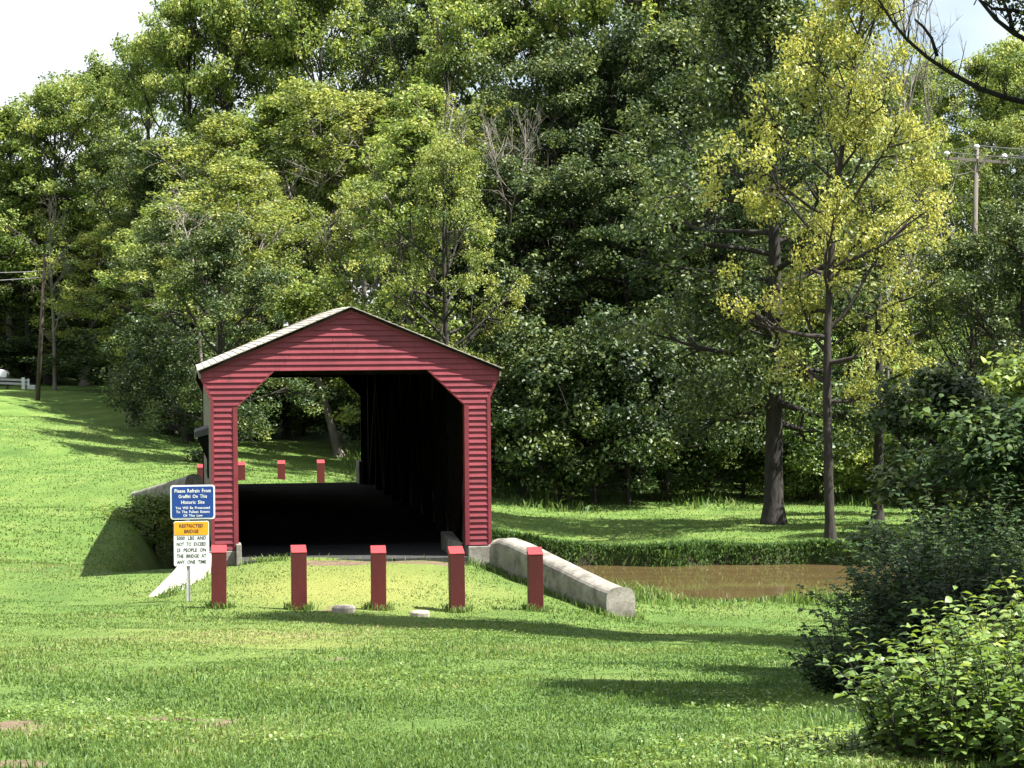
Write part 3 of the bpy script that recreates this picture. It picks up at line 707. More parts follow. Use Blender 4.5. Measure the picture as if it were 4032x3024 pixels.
for t, dz, size, wdt in L1:
    text_mesh(t, size, MAT['sign_white'], 'lettering', blue, (bx_, -0.0105, bz_ + dz), wdt, spacing=1.05, wspace=1.6)
PW, PH = 0.545, 0.700
q = MB(); rounded_panel(q, PW, PH, 0.03, -0.004, 0.003, cx_, cz_); lim = q.build('limit_panel', MAT['sign_white'], sign)
q = MB(); rounded_panel(q, PW - 0.02, 0.205, 0.018, -0.008, -0.0045, cx_, cz_ + PH / 2 - 0.115); q.build('amber_face', MAT['sign_amber'], lim)
for t, dz, size, wdt in [('RESTRICTED', 0.275, 0.075, 0.37), ('BRIDGE', 0.190, 0.075, 0.22)]:
    text_mesh(t, size, MAT['sign_black'], 'lettering', lim, (cx_, -0.0105, cz_ + dz), wdt)
for k, t in enumerate(['5000 LBS AND', 'NOT TO EXCEED', '25 PEOPLE ON', 'THE BRIDGE AT', 'ANY ONE TIME']):
    text_mesh(t, 0.078, MAT['sign_black'], 'lettering', lim, (cx_ + 0.0, -0.0065, cz_ + 0.083 - k * 0.093), 0.455, wspace=2.4)

# ------------------------------------------------------------------ leaves, trees
def unit(v): return v / (np.linalg.norm(v, axis=-1, keepdims=True) + 1e-9)
def leaf_mesh(name, C, N, size, tint, mat, aspect=0.62, r=None):
    """folded diamond leaves at C facing N"""
    r = r or rng
    n_ = len(C)
    u = unit(np.cross(N, r.normal(size=(n_, 3)))); v = np.cross(N, u)
    L = (size * r.uniform(0.7, 1.35, n_))[:, None]; W = L * aspect * r.uniform(0.8, 1.25, n_)[:, None]
    fold = N * (L * r.uniform(0.02, 0.16, n_)[:, None])
    a = C - u * L / 2; c = C + u * L / 2 - N * (L * 0.08)
    b_ = C + v * W / 2 + fold - u * L * 0.08; d = C - v * W / 2 + fold - u * L * 0.08
    V = np.stack([a, b_, c, d], 1).reshape(-1, 3)
    i = np.arange(n_)[:, None] * 4
    Fq = np.concatenate([i + np.array([[0, 1, 2]]), i + np.array([[0, 2, 3]])], 0)
    return np_mesh(name, V, Fq, [mat], attrs={'tint': np.repeat(tint, 4)})
def cluster_leaves(r, centres, radii, per, flat=0.75, up=0.6, out=0.6, rnd=0.8, drop=0.0):
    C, N, T = [], [], []
    for c, cr in zip(centres, radii):
        if r.random() < drop: continue
        k = max(4, int(per * (cr / np.mean(radii)) ** 2))
        d = unit(r.normal(size=(k, 3)))
        rad = cr * r.random(k)[:, None] ** 0.45
        P = d * rad; P[:, 2] *= flat
        ax = unit(r.normal(size=3) * np.array([1, 1, 0.5])); P += np.outer(P @ ax, ax) * r.uniform(0.1, 0.8)
        C.append(c + P)
        N.append(unit(d * out + np.array([0, 0, up]) + r.normal(size=(k, 3)) * rnd))
        T.append(np.clip(0.45 + r.normal() * 0.17 + r.normal(size=k) * 0.2, 0, 1))
    return np.concatenate(C), np.concatenate(N), np.concatenate(T)
def gen_tree(seed, H, R, cb=0.25, nl=26, r0=0.22, lean=(0, 0), per=200, leaf=0.2, cr=1.05, wander=0.25, bare=False, low=15, high=60, sub=4, topfrac=0.93, flat=0.75):
    r = np.random.default_rng(seed)
    wood = MB(); cent, rad = [], []
    nseg = 9
    ph = r.uniform(0, 6.28, 2)
    def trunk_at(t):
        z_ = t * H * topfrac
        return np.array([lean[0] * t * H + wander * math.sin(2.6 * t + ph[0]) * t, lean[1] * t * H + wander * math.sin(3.1 * t + ph[1]) * t, z_])
    ts = np.linspace(0, 1, nseg)
    pts = [trunk_at(t) for t in ts]; pts[0][2] = -0.4
    rr = [r0 * (1 - t) ** 0.75 + 0.02 for t in ts]; rr[0] = r0 * 1.9; rr.insert(1, r0 * 1.45); pts.insert(1, trunk_at(0.008)); rr.insert(2, r0 * 1.08); pts.insert(2, trunk_at(0.04))
    wood.tube(pts, rr, 9)
    for i in range(nl):
        s_ = (i + r.uniform(0, 0.8)) / nl
        t = cb + (0.97 - cb) * s_ ** 0.88
        prof = math.sin(math.pi * (0.20 + 0.74 * s_)) ** 0.8
        Lb = R * prof * r.uniform(0.5, 1.22)
        az = i * 2.399 + r.normal() * 0.35
        el = math.radians(low + (high - low) * s_ + r.normal() * 8)
        d = np.array([math.cos(az) * math.cos(el), math.sin(az) * math.cos(el), math.sin(el)])
        p0 = trunk_at(t); P = [p0]; dd = d.copy()
        for k in range(4):
            dd = unit(dd + np.array([0, 0, 0.10]) + r.normal(size=3) * 0.16); P.append(P[-1] + dd * Lb / 4)
        b0 = max(0.025, r0 * (1 - t) ** 0.75 * 0.58)
        wood.tube(P, [b0 * (1 - 0.2 * k) + 0.008 for k in range(5)], 5, cap=False)
        cent.append(P[-1]); rad.append(cr * r.uniform(0.7, 1.2))
        for j in range(sub):
            f = r.uniform(0.35, 0.95) * 4; k = int(f); q0 = P[k] + (P[min(k + 1, 4)] - P[k]) * (f - k)
            e = unit(dd + r.normal(size=3) * 0.8 + np.array([0, 0, 0.2])); Ls = Lb * r.uniform(0.25, 0.5)
            q1 = q0 + e * Ls * 0.55 + r.normal(size=3) * 0.05; q2 = q0 + unit(e + r.normal(size=3) * 0.3) * Ls
            wood.tube([q0, q1, q2], [b0 * 0.45 + 0.005, b0 * 0.28 + 0.004, 0.006], 4, cap=False)
            if bare:
                for _ in range(4):
                    e2 = unit(e + r.normal(size=3) * 0.7); wood.tube([q1 if r.random() < .5 else q2, q2 + e2 * Ls * 0.4], [0.012, 0.004], 3, cap=False)
            cent.append(q2); rad.append(cr * r.uniform(0.4, 1.2))
    cent.append(trunk_at(1.0) + np.array([0, 0, 0.2])); rad.append(cr)
    return wood, np.array(cent), np.array(rad), r
class Kind:
    def __init__(s, name, leafmat, barkmat, **k):
        s.name = name; per = k.get('per', 200); leaf = k.get('leaf', 0.2); flat = k.get('flat', 0.75)
        wood, c, ra, r = gen_tree(**k)
        s.H = k['H']; s.R = k['R']
        s.wood = wood.mesh(name + '_trunk', MAT[barkmat], smooth=True)
        s.crown = None
        if leafmat:
            C, N, T = cluster_leaves(r, c, ra, per, flat=flat, drop=0.16)
            s.crown = leaf_mesh(name + '_crown', C, N, leaf, T, MAT[leafmat], r=r)
TREE_COUNT = 0
def plant(kind, px, Y, top, label, group, name='broadleaf_tree', R=None, cat='tree', rz=None, base=None, pos=None):
    p = at(px, 1500, Y) if pos is None else np.array([pos[0], pos[1], 0])
    zb = float(gz(p[0], p[1])) if base is None else base
    H = (at(px, top, Y)[2] - zb) if pos is None else top
    sz = H / kind.H; sx = (R / kind.R) if R else sz
    o = empty(name, (p[0], p[1], zb), random.uniform(0, 6.28) if rz is None else rz)
    o.scale = (sx, sx, sz)
    link(bpy.data.objects.new('trunk', kind.wood), o)
    if kind.crown: link(bpy.data.objects.new('crown', kind.crown), o)
    return tag(o, label, cat, group)
K = {}
K['mid1'] = Kind('mid1', 'leaf_mid', 'bark', seed=11, H=20, R=5.4, cb=0.2, nl=42, per=92, leaf=0.18, cr=0.62, sub=8)
K['mid2'] = Kind('mid2', 'leaf_mid', 'bark', seed=12, H=18, R=4.8, cb=0.16, nl=40, per=88, leaf=0.165, cr=0.58, lean=(0.03, 0), sub=8)
K['mid3'] = Kind('mid3', 'leaf_mid', 'bark_pale', seed=13, H=19, R=4.4, cb=0.28, nl=36, per=80, leaf=0.175, cr=0.56, wander=0.8, sub=8, high=74, r0=0.19)
K['oliv1'] = Kind('oliv1', 'leaf_olive', 'bark', seed=21, H=16, R=5.2, cb=0.2, nl=34, per=75, leaf=0.145, cr=0.5, lean=(-0.08, 0), low=5, high=50, sub=8)
K['oliv2'] = Kind('oliv2', 'leaf_olive', 'bark_pale', seed=22, H=14, R=4.8, cb=0.2, nl=30, per=68, leaf=0.14, cr=0.48, lean=(0.10, 0), low=5, high=50, sub=8)
K['oliv3'] = Kind('oliv3', 'leaf_olive', 'bark_pale', seed=23, H=19, R=3.6, cb=0.35, nl=32, per=68, leaf=0.15, cr=0.5, wander=1.0, low=25, high=75, sub=8, r0=0.17)
K['dark1'] = Kind('dark1', 'leaf_dark', 'bark', seed=31, H=22, R=5.8, cb=0.12, nl=44, per=95, leaf=0.18, cr=0.68, sub=8)
K['dark2'] = Kind('dark2', 'leaf_dark', 'bark', seed=32, H=15, R=4.4, cb=0.08, nl=38, per=90, leaf=0.165, cr=0.6, low=0, sub=8)
K['yell1'] = Kind('yell1', 'leaf_yellow', 'bark', seed=41, H=17, R=3.6, cb=0.34, nl=26, per=60, leaf=0.14, cr=0.58, wander=0.5, low=10, high=55, sub=5)
K['yell2'] = Kind('yell2', 'leaf_yellow', 'bark_pale', seed=42, H=15, R=3.4, cb=0.3, nl=24, per=90, leaf=0.14, cr=0.6, wander=0.5, sub=5)
K['snag'] = Kind('snag', None, 'bark_pale', seed=53, H=15, R=3.2, cb=0.3, nl=16, bare=True, low=15, high=65, sub=4, r0=0.075, wander=1.2, lean=(-0.12, 0))
K['bare1'] = Kind('bare1', None, 'bark_pale', seed=51, H=12, R=3.6, cb=0.25, nl=18, bare=True, low=25, high=70, sub=5, r0=0.15)
K['bare2'] = Kind('bare2', None, 'bark_pale', seed=52, H=14, R=3.8, cb=0.35, nl=14, bare=True, low=10, high=55, sub=5, lean=(-0.25, 0), r0=0.16, wander=0.7)
K['shrub1'] = Kind('shrub1', 'leaf_dark', 'bark', seed=61, H=5, R=2.6, cb=0.05, nl=24, per=150, leaf=0.15, cr=0.62, r0=0.07, low=0, high=55, sub=3)
K['shrub2'] = Kind('shrub2', 'leaf_mid', 'bark', seed=62, H=4, R=2.2, cb=0.05, nl=22, per=150, leaf=0.14, cr=0.58, r0=0.06, low=0, high=55, sub=3)
K['shrub3'] = Kind('shrub3', 'leaf_bright', 'bark', seed=63, H=3, R=1.8, cb=0.05, nl=20, per=140, leaf=0.12, cr=0.5, r0=0.05, low=0, high=55, sub=3)

def where(px):
    return ('above the left lawn' if px < 640 else 'over the left roof slope' if px < 1330 else 'over the right roof slope' if px < 1990 else
            'left of the thick-trunked tree' if px < 2980 else 'behind the yellow creek-bank tree' if px < 3640 else 'around the crossarm pole')
G_BACK = 'tall trees along the back of the wood'
for i, (px, Y, top, k, R) in enumerate([(-230, 140, 520, 'mid1', 5.5), (40, 138, 375, 'mid3', 5.0), (200, 136, 320, 'mid2', 5.0), (400, 140, 200, 'mid1', 4.8), (570, 134, 120, 'mid2', 4.6),
        (730, 126, -60, 'mid2', 4.6), (900, 124, -200, 'mid1', 5.2), (1090, 126, -60, 'mid2', 5.0), (1280, 122, -180, 'mid1', 5.4), (1500, 124, -80, 'mid2', 5.2), (1700, 118, -120, 'dark1', 5.2),
        (1900, 112, -150, 'mid1', 5.4), (2130, 112, -220, 'dark1', 5.6), (2380, 108, -260, 'mid1', 5.6), (2640, 108, -300, 'dark1', 5.8), (2880, 112, -200, 'mid2', 5.2), (3120, 116, -60, 'mid1', 4.6),
        (3320, 145, 190, 'mid2', 4.6), (3500, 150, 230, 'mid1', 5.0), (3680, 152, 215, 'mid2', 5.0), (3850, 150, 180, 'mid3', 5.2), (4030, 146, 150, 'mid2', 5.0), (4220, 140, 120, 'mid1', 5.5)]):
    lab = {'mid': 'tall mid-green tree at the back of the wood ', 'dar': 'tall dark green tree at the back of the wood '}[k[:3]] + where(px)
    plant(K[k], px, Y, top, lab, G_BACK, R=R)
G_MID = 'trees in the middle of the wood'
for i, (px, Y, top, k, R) in enumerate([(-60, 140, 720, 'mid2', 5.2), (190, 138, 640, 'mid3', 5.2), (420, 136, 560, 'mid2', 5.0), (620, 118, 520, 'dark1', 4.8), (860, 112, 380, 'oliv3', 4.6), (1080, 112, 330, 'mid3', 4.6),
        (1300, 110, 260, 'oliv3', 4.4), (1500, 108, 300, 'oliv3', 4.4), (1720, 106, 300, 'mid3', 4.6), (1950, 102, 300, 'oliv3', 4.4), (2180, 98, 180, 'dark1', 5.0), (2420, 98, 150, 'dark2', 5.0), (2650, 96, 60, 'dark1', 5.2), (2880, 96, 120, 'dark1', 5.0),
        (3350, 120, 620, 'oliv1', 4.6), (3620, 118, 560, 'mid2', 4.6), (4000, 112, 480, 'oliv1', 4.8), (4180, 108, 560, 'dark1', 5.0)]):
    lab = {'mid': 'mid-green tree in the middle of the wood ', 'dar': 'dark green tree in the middle of the wood ', 'oli': 'olive-green tree in the middle of the wood '}[k[:3]] + where(px)
    plant(K[k], px, Y, top, lab, G_MID, R=R)
G_FRONT = 'trees at the front edge of the wood'
for i, (px, Y, top, k, R) in enumerate([(120, 137, 980, 'dark2', 4.6), (330, 134, 900, 'oliv2', 4.8), (540, 122, 850, 'oliv1', 4.8), (740, 96, 850, 'dark2', 3.6), (868, 82, 900, 'dark2', 2.8), (900, 89, 560, 'oliv3', 3.8), (690, 104, 760, 'mid3', 3.8), (985, 104, 700, 'oliv1', 4.2), (1130, 106, 780, 'mid2', 4.0), (1450, 100, 700, 'oliv2', 4.0),
        (1620, 89, 420, 'mid3', 3.8), (1620, 96, 720, 'mid2', 4.0), (1790, 84, 560, 'oliv1', 3.4), (1800, 90, 680, 'dark2', 3.8), (2020, 90, 640, 'dark2', 4.2), (2250, 89, 700, 'dark2', 4.4), (2480, 88, 620, 'dark1', 4.6), (2720, 88, 560, 'dark2', 4.6), (2950, 90, 640, 'dark2', 4.4),
        (3200, 92, 800, 'mid2', 3.8), (3960, 94, 1000, 'dark2', 3.4), (4160, 88, 760, 'dark2', 4.4)]):
    lab = {'mid': 'mid-green tree at the front edge of the wood ', 'dar': 'dense dark tree at the front edge of the wood ', 'oli': 'olive-green arching tree at the front edge of the wood '}[k[:3]] + where(px)
    plant(K[k], px, Y, top, lab, G_FRONT, R=R)
for px in (-90, 90, 270, 450, 630):
    plant(K['dark2'], px, 150 + 4 * math.sin(px), 760 + 60 * math.sin(px * 0.7), 'dark low-branched tree closing the back of the wood above the left lawn', 'dark trees closing the back of the wood', R=6.5)
G_SHRUB = 'shrubs along the foot of the wood'
for i, (px, Y, top, k, R) in enumerate([(-60, 144, 1380, 'shrub1', 5.0), (60, 141, 1350, 'shrub1', 5.0), (220, 139, 1330, 'shrub1', 5.0), (380, 135, 1300, 'shrub1', 4.8), (540, 126, 1300, 'shrub1', 4.5), (700, 108, 1250, 'shrub1', 3.6), (640, 100, 1330, 'shrub1', 2.6), (730, 94, 1380, 'shrub1', 2.0), (800, 97, 1300, 'shrub1', 2.6), (900, 104, 1280, 'shrub1', 3.6),
        (1040, 107, 1420, 'shrub1', 3.4), (1190, 108, 1380, 'shrub2', 3.4), (1390, 106, 1400, 'shrub1', 3.4), (1560, 99, 1350, 'shrub1', 3.6), (1740, 92, 1400, 'shrub2', 3.2), (1930, 87, 1350, 'shrub1', 3.2),
        (2060, 84, 1480, 'shrub1', 3.0), (2200, 83, 1380, 'shrub1', 3.0), (2340, 82, 1450, 'shrub1', 2.8), (2470, 82, 1350, 'shrub1', 3.0), (2620, 83, 1380, 'shrub1', 2.8), (2780, 84, 1420, 'shrub1', 2.8), (2920, 84, 1500, 'shrub1', 2.6),
        (3080, 84, 1560, 'shrub2', 2.4), (3210, 82, 1650, 'shrub3', 2.0), (3340, 82, 1600, 'shrub2', 2.2), (3480, 84, 1560, 'shrub2', 2.4), (3620, 80, 1640, 'shrub3', 2.2), (3760, 80, 1560, 'shrub2', 2.4), (3900, 78, 1600, 'shrub1', 2.4), (4060, 78, 1500, 'shrub1', 2.6)]):
    lab = {'shrub1': 'dark leafy shrub at the foot of the wood ', 'shrub2': 'mid-green leafy shrub at the foot of the wood ', 'shrub3': 'bright sunlit shrub at the foot of the wood '}[k] + where(px)
    plant(K[k], px, Y, top, lab, G_SHRUB, R=R, name='shrub', cat='shrub')

# single trees one can tell apart
K['big'] = Kind('big', 'leaf_dark', 'bark', seed=71, H=21, R=5.2, cb=0.17, nl=48, per=180, leaf=0.16, cr=0.85, r0=0.30, low=-22, high=60, sub=5)
plant(K['big'], 3040, 69.0, -250, 'big tree with a thick flared grey trunk on the lawn beyond the creek', None, R=5.0, name='big_tree')
K['walnut'] = Kind('walnut', 'leaf_yellow', 'bark', seed=72, H=16, R=3.4, cb=0.24, nl=34, per=92, leaf=0.12, cr=0.54, r0=0.16, low=5, high=62, lean=(0.035, 0.01), wander=1.1, sub=6)
plant(K['walnut'], 3265, 60.9, -260, 'slender yellow-leaved tree with a dark leaning trunk on the creek bank', None, R=2.75, name='walnut_tree', rz=0.2)
plant(K['yell1'], 3420, 86.0, 40, 'yellowish tree with a pale straight trunk behind the creek-bank tree', None, R=3.2, name='yellow_tree')
plant(K['yell1'], 3450, 70.0, 620, 'broad pale yellow tree just right of the creek-bank tree', None, R=2.7, name='yellow_tree')
plant(K['yell2'], 3560, 88.0, 420, 'thin yellow-green tree beside the pole with the crossarm', None, R=2.8, name='yellow_tree')
plant(K['bare1'], 3560, 92.0, -250, 'leafless grey tree reaching into the sky beside the crossarm pole', None, R=3.4, name='dead_tree')
plant(K['bare1'], 215, 127.0, 780, 'bare grey dead tree behind the plain dark pole', None, R=2.4, name='dead_tree')
plant(K['bare2'], 1480, 107.0, 620, 'dead leaning tree with long pale limbs above the bridge roof', None, R=4.6, name='dead_tree', rz=0.1)
plant(K['bare2'], 1950, 96.0, 420, 'broken pale dead tree among the leaves over the right eave', None, R=2.4, name='dead_tree', rz=2.2)
for px, Y, top, R, rz, lab in ((820, 93, 700, 3.4, 0.0, 'thin leaning dead tree with pale limbs beside the left roof edge'), 
        (1700, 92, 330, 3.2, 2.8, 'thin bare dead tree with crooked pale stem above the ridge'), (2060, 89, 380, 3.0, 0.1, 'thin bare dead tree right of the roof'), (3700, 96, -120, 2.6, 1.2, 'thin pale dead stem rising beside the crossarm pole'), (3470, 84, 60, 2.2, 2.0, 'thin pale dead stem behind the creek-bank tree')):
    plant(K['snag'], px, Y, top, lab, 'thin dead trees in the wood', R=R, name='dead_tree', rz=rz)
K['lean'] = Kind('lean', 'leaf_mid', 'bark_pale', seed=73, H=10, R=3.2, cb=0.42, nl=16, per=110, leaf=0.17, cr=0.8, r0=0.20, lean=(-0.14, 0), wander=0.5)
plant(K['lean'], 1332, 96.0, 1130, 'leaning tree with a pale-streaked trunk seen through the bridge', None, R=3.0, name='leaning_tree', rz=0.0)
plant(K['dark2'], 4030, 62.0, 860, 'dense dark tree on the far bank right of the crossarm pole', None, R=2.7, name='broadleaf_tree')
plant(K['mid2'], 3640, 74.0, 1150, 'bright mid-green tree beyond the creek right of the yellow tree', None, R=2.2, name='broadleaf_tree')
plant(K['dark2'], 3830, 66.0, 930, 'dense dark tree beyond the creek below the crossarm pole', None, R=2.4, name='broadleaf_tree')
plant(K['shrub3'], 600, 58.5, 1985, 'low dark shrub in the shade of the bridge beside the far concrete wall', None, R=1.25, name='shrub', cat='shrub')

# ------------------------------------------------------------------ near right-hand vegetation
def leaf_blades(name, C, U, N, L, W, tint, mat):
    """pointed leaf of 6 vertices: base, two shoulders, tip, with a raised fold; U = along the leaf"""
    V_ = np.cross(N, U); L = L[:, None]; W = W[:, None]
    p0 = C; p1 = C + U * L * 0.38 + V_ * W / 2 + N * W * 0.18; p2 = C + U * L * 0.72 + V_ * W * 0.36 + N * W * 0.08 - N * L * 0.05
    p3 = C + U * L - N * L * 0.16; p4 = C + U * L * 0.72 - V_ * W * 0.36 + N * W * 0.08 - N * L * 0.05; p5 = C + U * L * 0.38 - V_ * W / 2 + N * W * 0.18
    V = np.stack([p0, p1, p2, p3, p4, p5], 1).reshape(-1, 3)
    i = np.arange(len(C))[:, None] * 6
    Fq = np.concatenate([i + np.array([f]) for f in ([0, 1, 5], [1, 2, 4], [1, 4, 5], [2, 3, 4])], 0)
    return np_mesh(name, V, Fq, [mat], attrs={'tint': np.repeat(tint, 6)})
def shoot_bush(name, pos, shoots, spread, hmin, hmax, leaf, mat, label, seed, gap=0.09, outward=0.25, cat='shrub', group=None, squash=1.0):
    """many arching shoots carrying opposite leaves"""
    r = np.random.default_rng(seed)
    zb = float(gz(pos[0], pos[1]))
    o = empty(name, (pos[0], pos[1], zb)); wood = MB()
    C, U, N, L, W, T = [], [], [], [], [], []
    for i in range(shoots):
        a, rad = r.uniform(0, 6.28), spread * math.sqrt(r.random())
        q = np.array([math.cos(a) * rad, math.sin(a) * rad * squash, 0.0])
        q[2] = float(gz(pos[0] + q[0], pos[1] + q[1])) - zb
        h = r.uniform(hmin, hmax) * (1 - 0.35 * (rad / spread) ** 2)
        d = unit(np.array([q[0] / spread * outward, q[1] / spread * outward, 1.0]) + r.normal(size=3) * 0.12)
        n_ = max(3, int(h / gap)); P = [q - np.array([0, 0, 0.05])]; bt = r.normal() * 0.13
        az = r.uniform(0, 3.14)
        for k in range(n_):
            d = unit(d + r.normal(size=3) * 0.07 + np.array([q[0], q[1], 0]) * 0.02 / spread - np.array([0, 0, 0.015 * k / n_ * 3]))
            P.append(P[-1] + d * h / n_)
            if k < 1: continue
            az += 1.57 + r.normal() * 0.25
            kk = (k + 1) / n_
            for sgn in (0, math.pi):
                if r.random() < 0.1: continue
                hd = np.array([math.cos(az + sgn), math.sin(az + sgn), 0.0])
                u = unit(hd + d * r.uniform(0.05, 0.55) - np.array([0, 0, r.uniform(0, 0.3)]))
                nn = unit(np.array([0, 0, 1.0]) + r.normal(size=3) * 0.35); nn = unit(nn - u * np.dot(nn, u))
                l_ = leaf * r.uniform(0.65, 1.25) * (1.1 - 0.45 * kk)
                C.append(P[-1]); U.append(u); N.append(nn); L.append(l_); W.append(l_ * r.uniform(0.42, 0.6))
                T.append(min(1, max(0, 0.45 + bt + 0.22 * (kk - 0.5) + r.normal() * 0.13)))
        wood.tube(P[::2] if len(P) > 6 else P, list(np.linspace(0.007, 0.002, len(P[::2] if len(P) > 6 else P))), 4, cap=False)
    wood.build('stems', MAT['bark'], o)['kind'] = 'stuff'
    me = leaf_blades(name + '_leaves', np.array(C), np.array(U), np.array(N), np.array(L), np.array(W), np.array(T), MAT[mat])
    link(bpy.data.objects.new('leaves', me), o)
    return tag(o, label, cat, group)
def P2(px, Y): p = at(px, 1500, Y); return (p[0], p[1])
# bright broad-leaved bush in the near right corner
shoot_bush('leafy_bush', P2(3950, 13.0), 300, 0.80, 0.40, 1.12, 0.115, 'leaf_bright', 'bright green leafy bush with upright shoots in the near corner', 201, gap=0.05)
shoot_bush('leafy_bush', P2(3480, 13.7), 420, 1.0, 0.05, 0.20, 0.075, 'leaf_bright', 'low pale green weedy bush spilling over the lawn edge', 202, gap=0.03, squash=0.8)
shoot_bush('leafy_bush', P2(4160, 15.6), 200, 0.7, 0.6, 1.35, 0.12, 'leaf_bright', 'taller bright shoots behind the corner bush', 203, gap=0.06)
# dark thicket behind it
shoot_bush('dark_thicket', P2(3720, 19.5), 460, 0.60, 0.7, 1.7, 0.12, 'leaf_thicket_shaded', 'dark leafy thicket at the edge of the lawn hiding the creek', 204, gap=0.06, outward=0.3)
shoot_bush('dark_thicket', P2(3960, 20.5), 460, 0.9, 0.6, 1.45, 0.12, 'leaf_thicket_shaded', 'dark low thicket below the overhanging maple branches', 205, gap=0.06, outward=0.4)
shoot_bush('dark_thicket', P2(3380, 18.4), 120, 0.30, 0.4, 0.95, 0.10, 'leaf_thicket_shaded', 'ragged dark thicket leaning out over the lawn', 206, gap=0.05, outward=0.5)
shoot_bush('dark_thicket', P2(3800, 24.0), 300, 0.48, 0.9, 2.4, 0.12, 'leaf_thicket_shaded', 'tall dark thicket standing against the brown water', 207, gap=0.065, outward=0.25)
shoot_bush('dark_thicket', P2(4150, 23.0), 300, 0.8, 0.8, 1.9, 0.12, 'leaf_thicket_shaded', 'tall dark thicket under the maple sapling at the water', 208, gap=0.065, outward=0.4)
def leafy_tree(name, pos, H, R, seed, leafmat, leaf, label, cb=0.2, nl=22, per=150, cr=0.5, r0=0.09, wander=0.3, lean=(0, 0), low=5, high=60):
    wood, c, ra, r = gen_tree(seed, H, R, cb=cb, nl=nl, r0=r0, cr=cr, wander=wander, lean=lean, low=low, high=high)
    zb = float(gz(pos[0], pos[1])); o = empty(name, (pos[0], pos[1], zb))
    wood.build('trunk', MAT['bark'], o, smooth=True)
    C, N, T = cluster_leaves(r, c, ra, per, flat=0.6, up=1.1, out=0.3, rnd=0.5)
    n_ = len(C); U = unit(np.cross(N, r.normal(size=(n_, 3))))
    L = leaf * r.uniform(0.6, 1.3, n_); me = leaf_blades(name + '_crown', C, U, N, L, L * r.uniform(0.55, 0.85, n_), T, MAT[leafmat])
    link(bpy.data.objects.new('crown', me), o)
    return tag(o, label, 'tree')
leafy_tree('maple_sapling', P2(4080, 27.0), 2.7, 1.3, 301, 'leaf_thicket_shaded', 0.10, 'dark maple sapling with drooping tiers of leaves over the creek edge', nl=26, per=95, cr=0.42, low=-15, high=50)
leafy_tree('maple_sapling', P2(3700, 30.0), 3.6, 1.15, 302, 'leaf_dark', 0.10, 'small dark sapling standing in the thicket before the water', nl=18, per=80, cr=0.36, low=0, high=55, r0=0.05)
leafy_tree('shade_tree', (12.3, 18.2), 11.5, 2.5, 305, 'leaf_mid', 0.16, 'broad leafy tree standing right of the thicket', cb=0.28, nl=34, per=130, cr=0.7, low=5, high=60, r0=0.16)
leafy_tree('maple_sapling', (8.9, 16.8), 9.4, 1.6, 304, 'leaf_mid', 0.12, 'slim leafy sapling beyond the bright corner bush', cb=0.08, nl=40, per=190, cr=0.55, low=10, high=60, r0=0.07)
leafy_tree('maple_sapling', P2(4260, 33.0), 3.8, 1.8, 303, 'leaf_mid', 0.13, 'taller green maple behind the drooping sapling', nl=26, per=110, cr=0.55, low=-10, high=55, r0=0.1)

# ivy-clad tree standing just right of the view, its bare limbs crossing the sky
TX, TY = 12.5, 28.1
tz = float(gz(TX, TY))
ivy = empty('ivy_clad_tree', (TX, TY, tz))
tag(ivy, 'dark bare limbs of a tall ivy-clad tree reaching across the sky', 'tree')
q = MB()
q.tube([(0, 0, -0.4), (0.02, 0, 0.5), (0.1, 0.05, 4), (0.0, 0.1, 8), (0.15, 0, 13), (0.3, 0, 20.5)], [0.42, 0.30, 0.27, 0.22, 0.16, 0.04], 9)
def limb(pix, Y, r_a, r_b, start=None):
    pts = [at(px, py, Y + dy) - np.array([TX, TY, tz]) for px, py, dy in pix]
    if start is not None: pts = [np.array(start)] + pts
    q.tube(pts, list(np.linspace(r_a, r_b, len(pts))), 6)
limb([(4110, 420, 0), (3960, 385, -.1), (3850, 345, -.2), (3740, 285, -.2), (3650, 225, -.3), (3570, 155, -.3), (3510, 80, -.4), (3460, 0, -.4), (3420, -90, -.5)], 29.5, 0.048, 0.012, start=(0.02, 0.0, at(4110, 440, 29.5)[2] - tz - 0.35))
limb([(3690, 222, -.3), (3668, 150, -.3), (3635, 105, -.35), (3602, 76, -.4)], 29.5, 0.030, 0.014)
limb([(4100, 190, .2), (3990, 130, .1), (3920, 75, 0), (3850, -10, 0), (3800, -110, 0)], 29.5, 0.045, 0.016, start=(0.05, 0.0, at(4110, 260, 29.5)[2] - tz - 0.2))
limb([(3985, 128, .1), (3975, 60, .1), (3940, -20, .1)], 29.5, 0.035, 0.02)
limb([(4060, 60, .1), (3990, 40, .1), (3910, 35, 0), (3870, 5, 0)], 29.5, 0.04, 0.012)
rt = np.random.default_rng(78)
main = [(3960, 385), (3850, 345), (3740, 285), (3650, 225), (3570, 155), (3510, 80), (3920, 75), (3990, 130), (3870, 20)]
for bx0, by0 in main:
    for _ in range(4):
        x_, y_ = bx0 + rt.uniform(-40, 40), by0 + rt.uniform(-12, 12) * 0
        ang = rt.uniform(-2.6, -0.5); ln = rt.uniform(50, 150); kx, ky = math.cos(ang), math.sin(ang)
        y_ = np.interp(x_, [3420, 3460, 3510, 3570, 3650, 3740, 3850, 3960, 4110], [-90, 0, 80, 155, 225, 285, 345, 385, 420]) if (bx0, by0) in main[:6] else by0
        limb([(x_, y_, -.2), (x_ + kx * ln * .5, y_ + ky * ln * .5 + rt.uniform(-12, 12), -.2), (x_ + kx * ln, y_ + ky * ln, -.3)], 29.5, 0.010, 0.003)
        if rt.random() < 0.6: limb([(x_ + kx * ln * .5, y_ + ky * ln * .5, -.2), (x_ + kx * ln * .5 + rt.uniform(-50, 50), y_ + ky * ln * .5 - rt.uniform(20, 60), -.3)], 29.5, 0.006, 0.002)
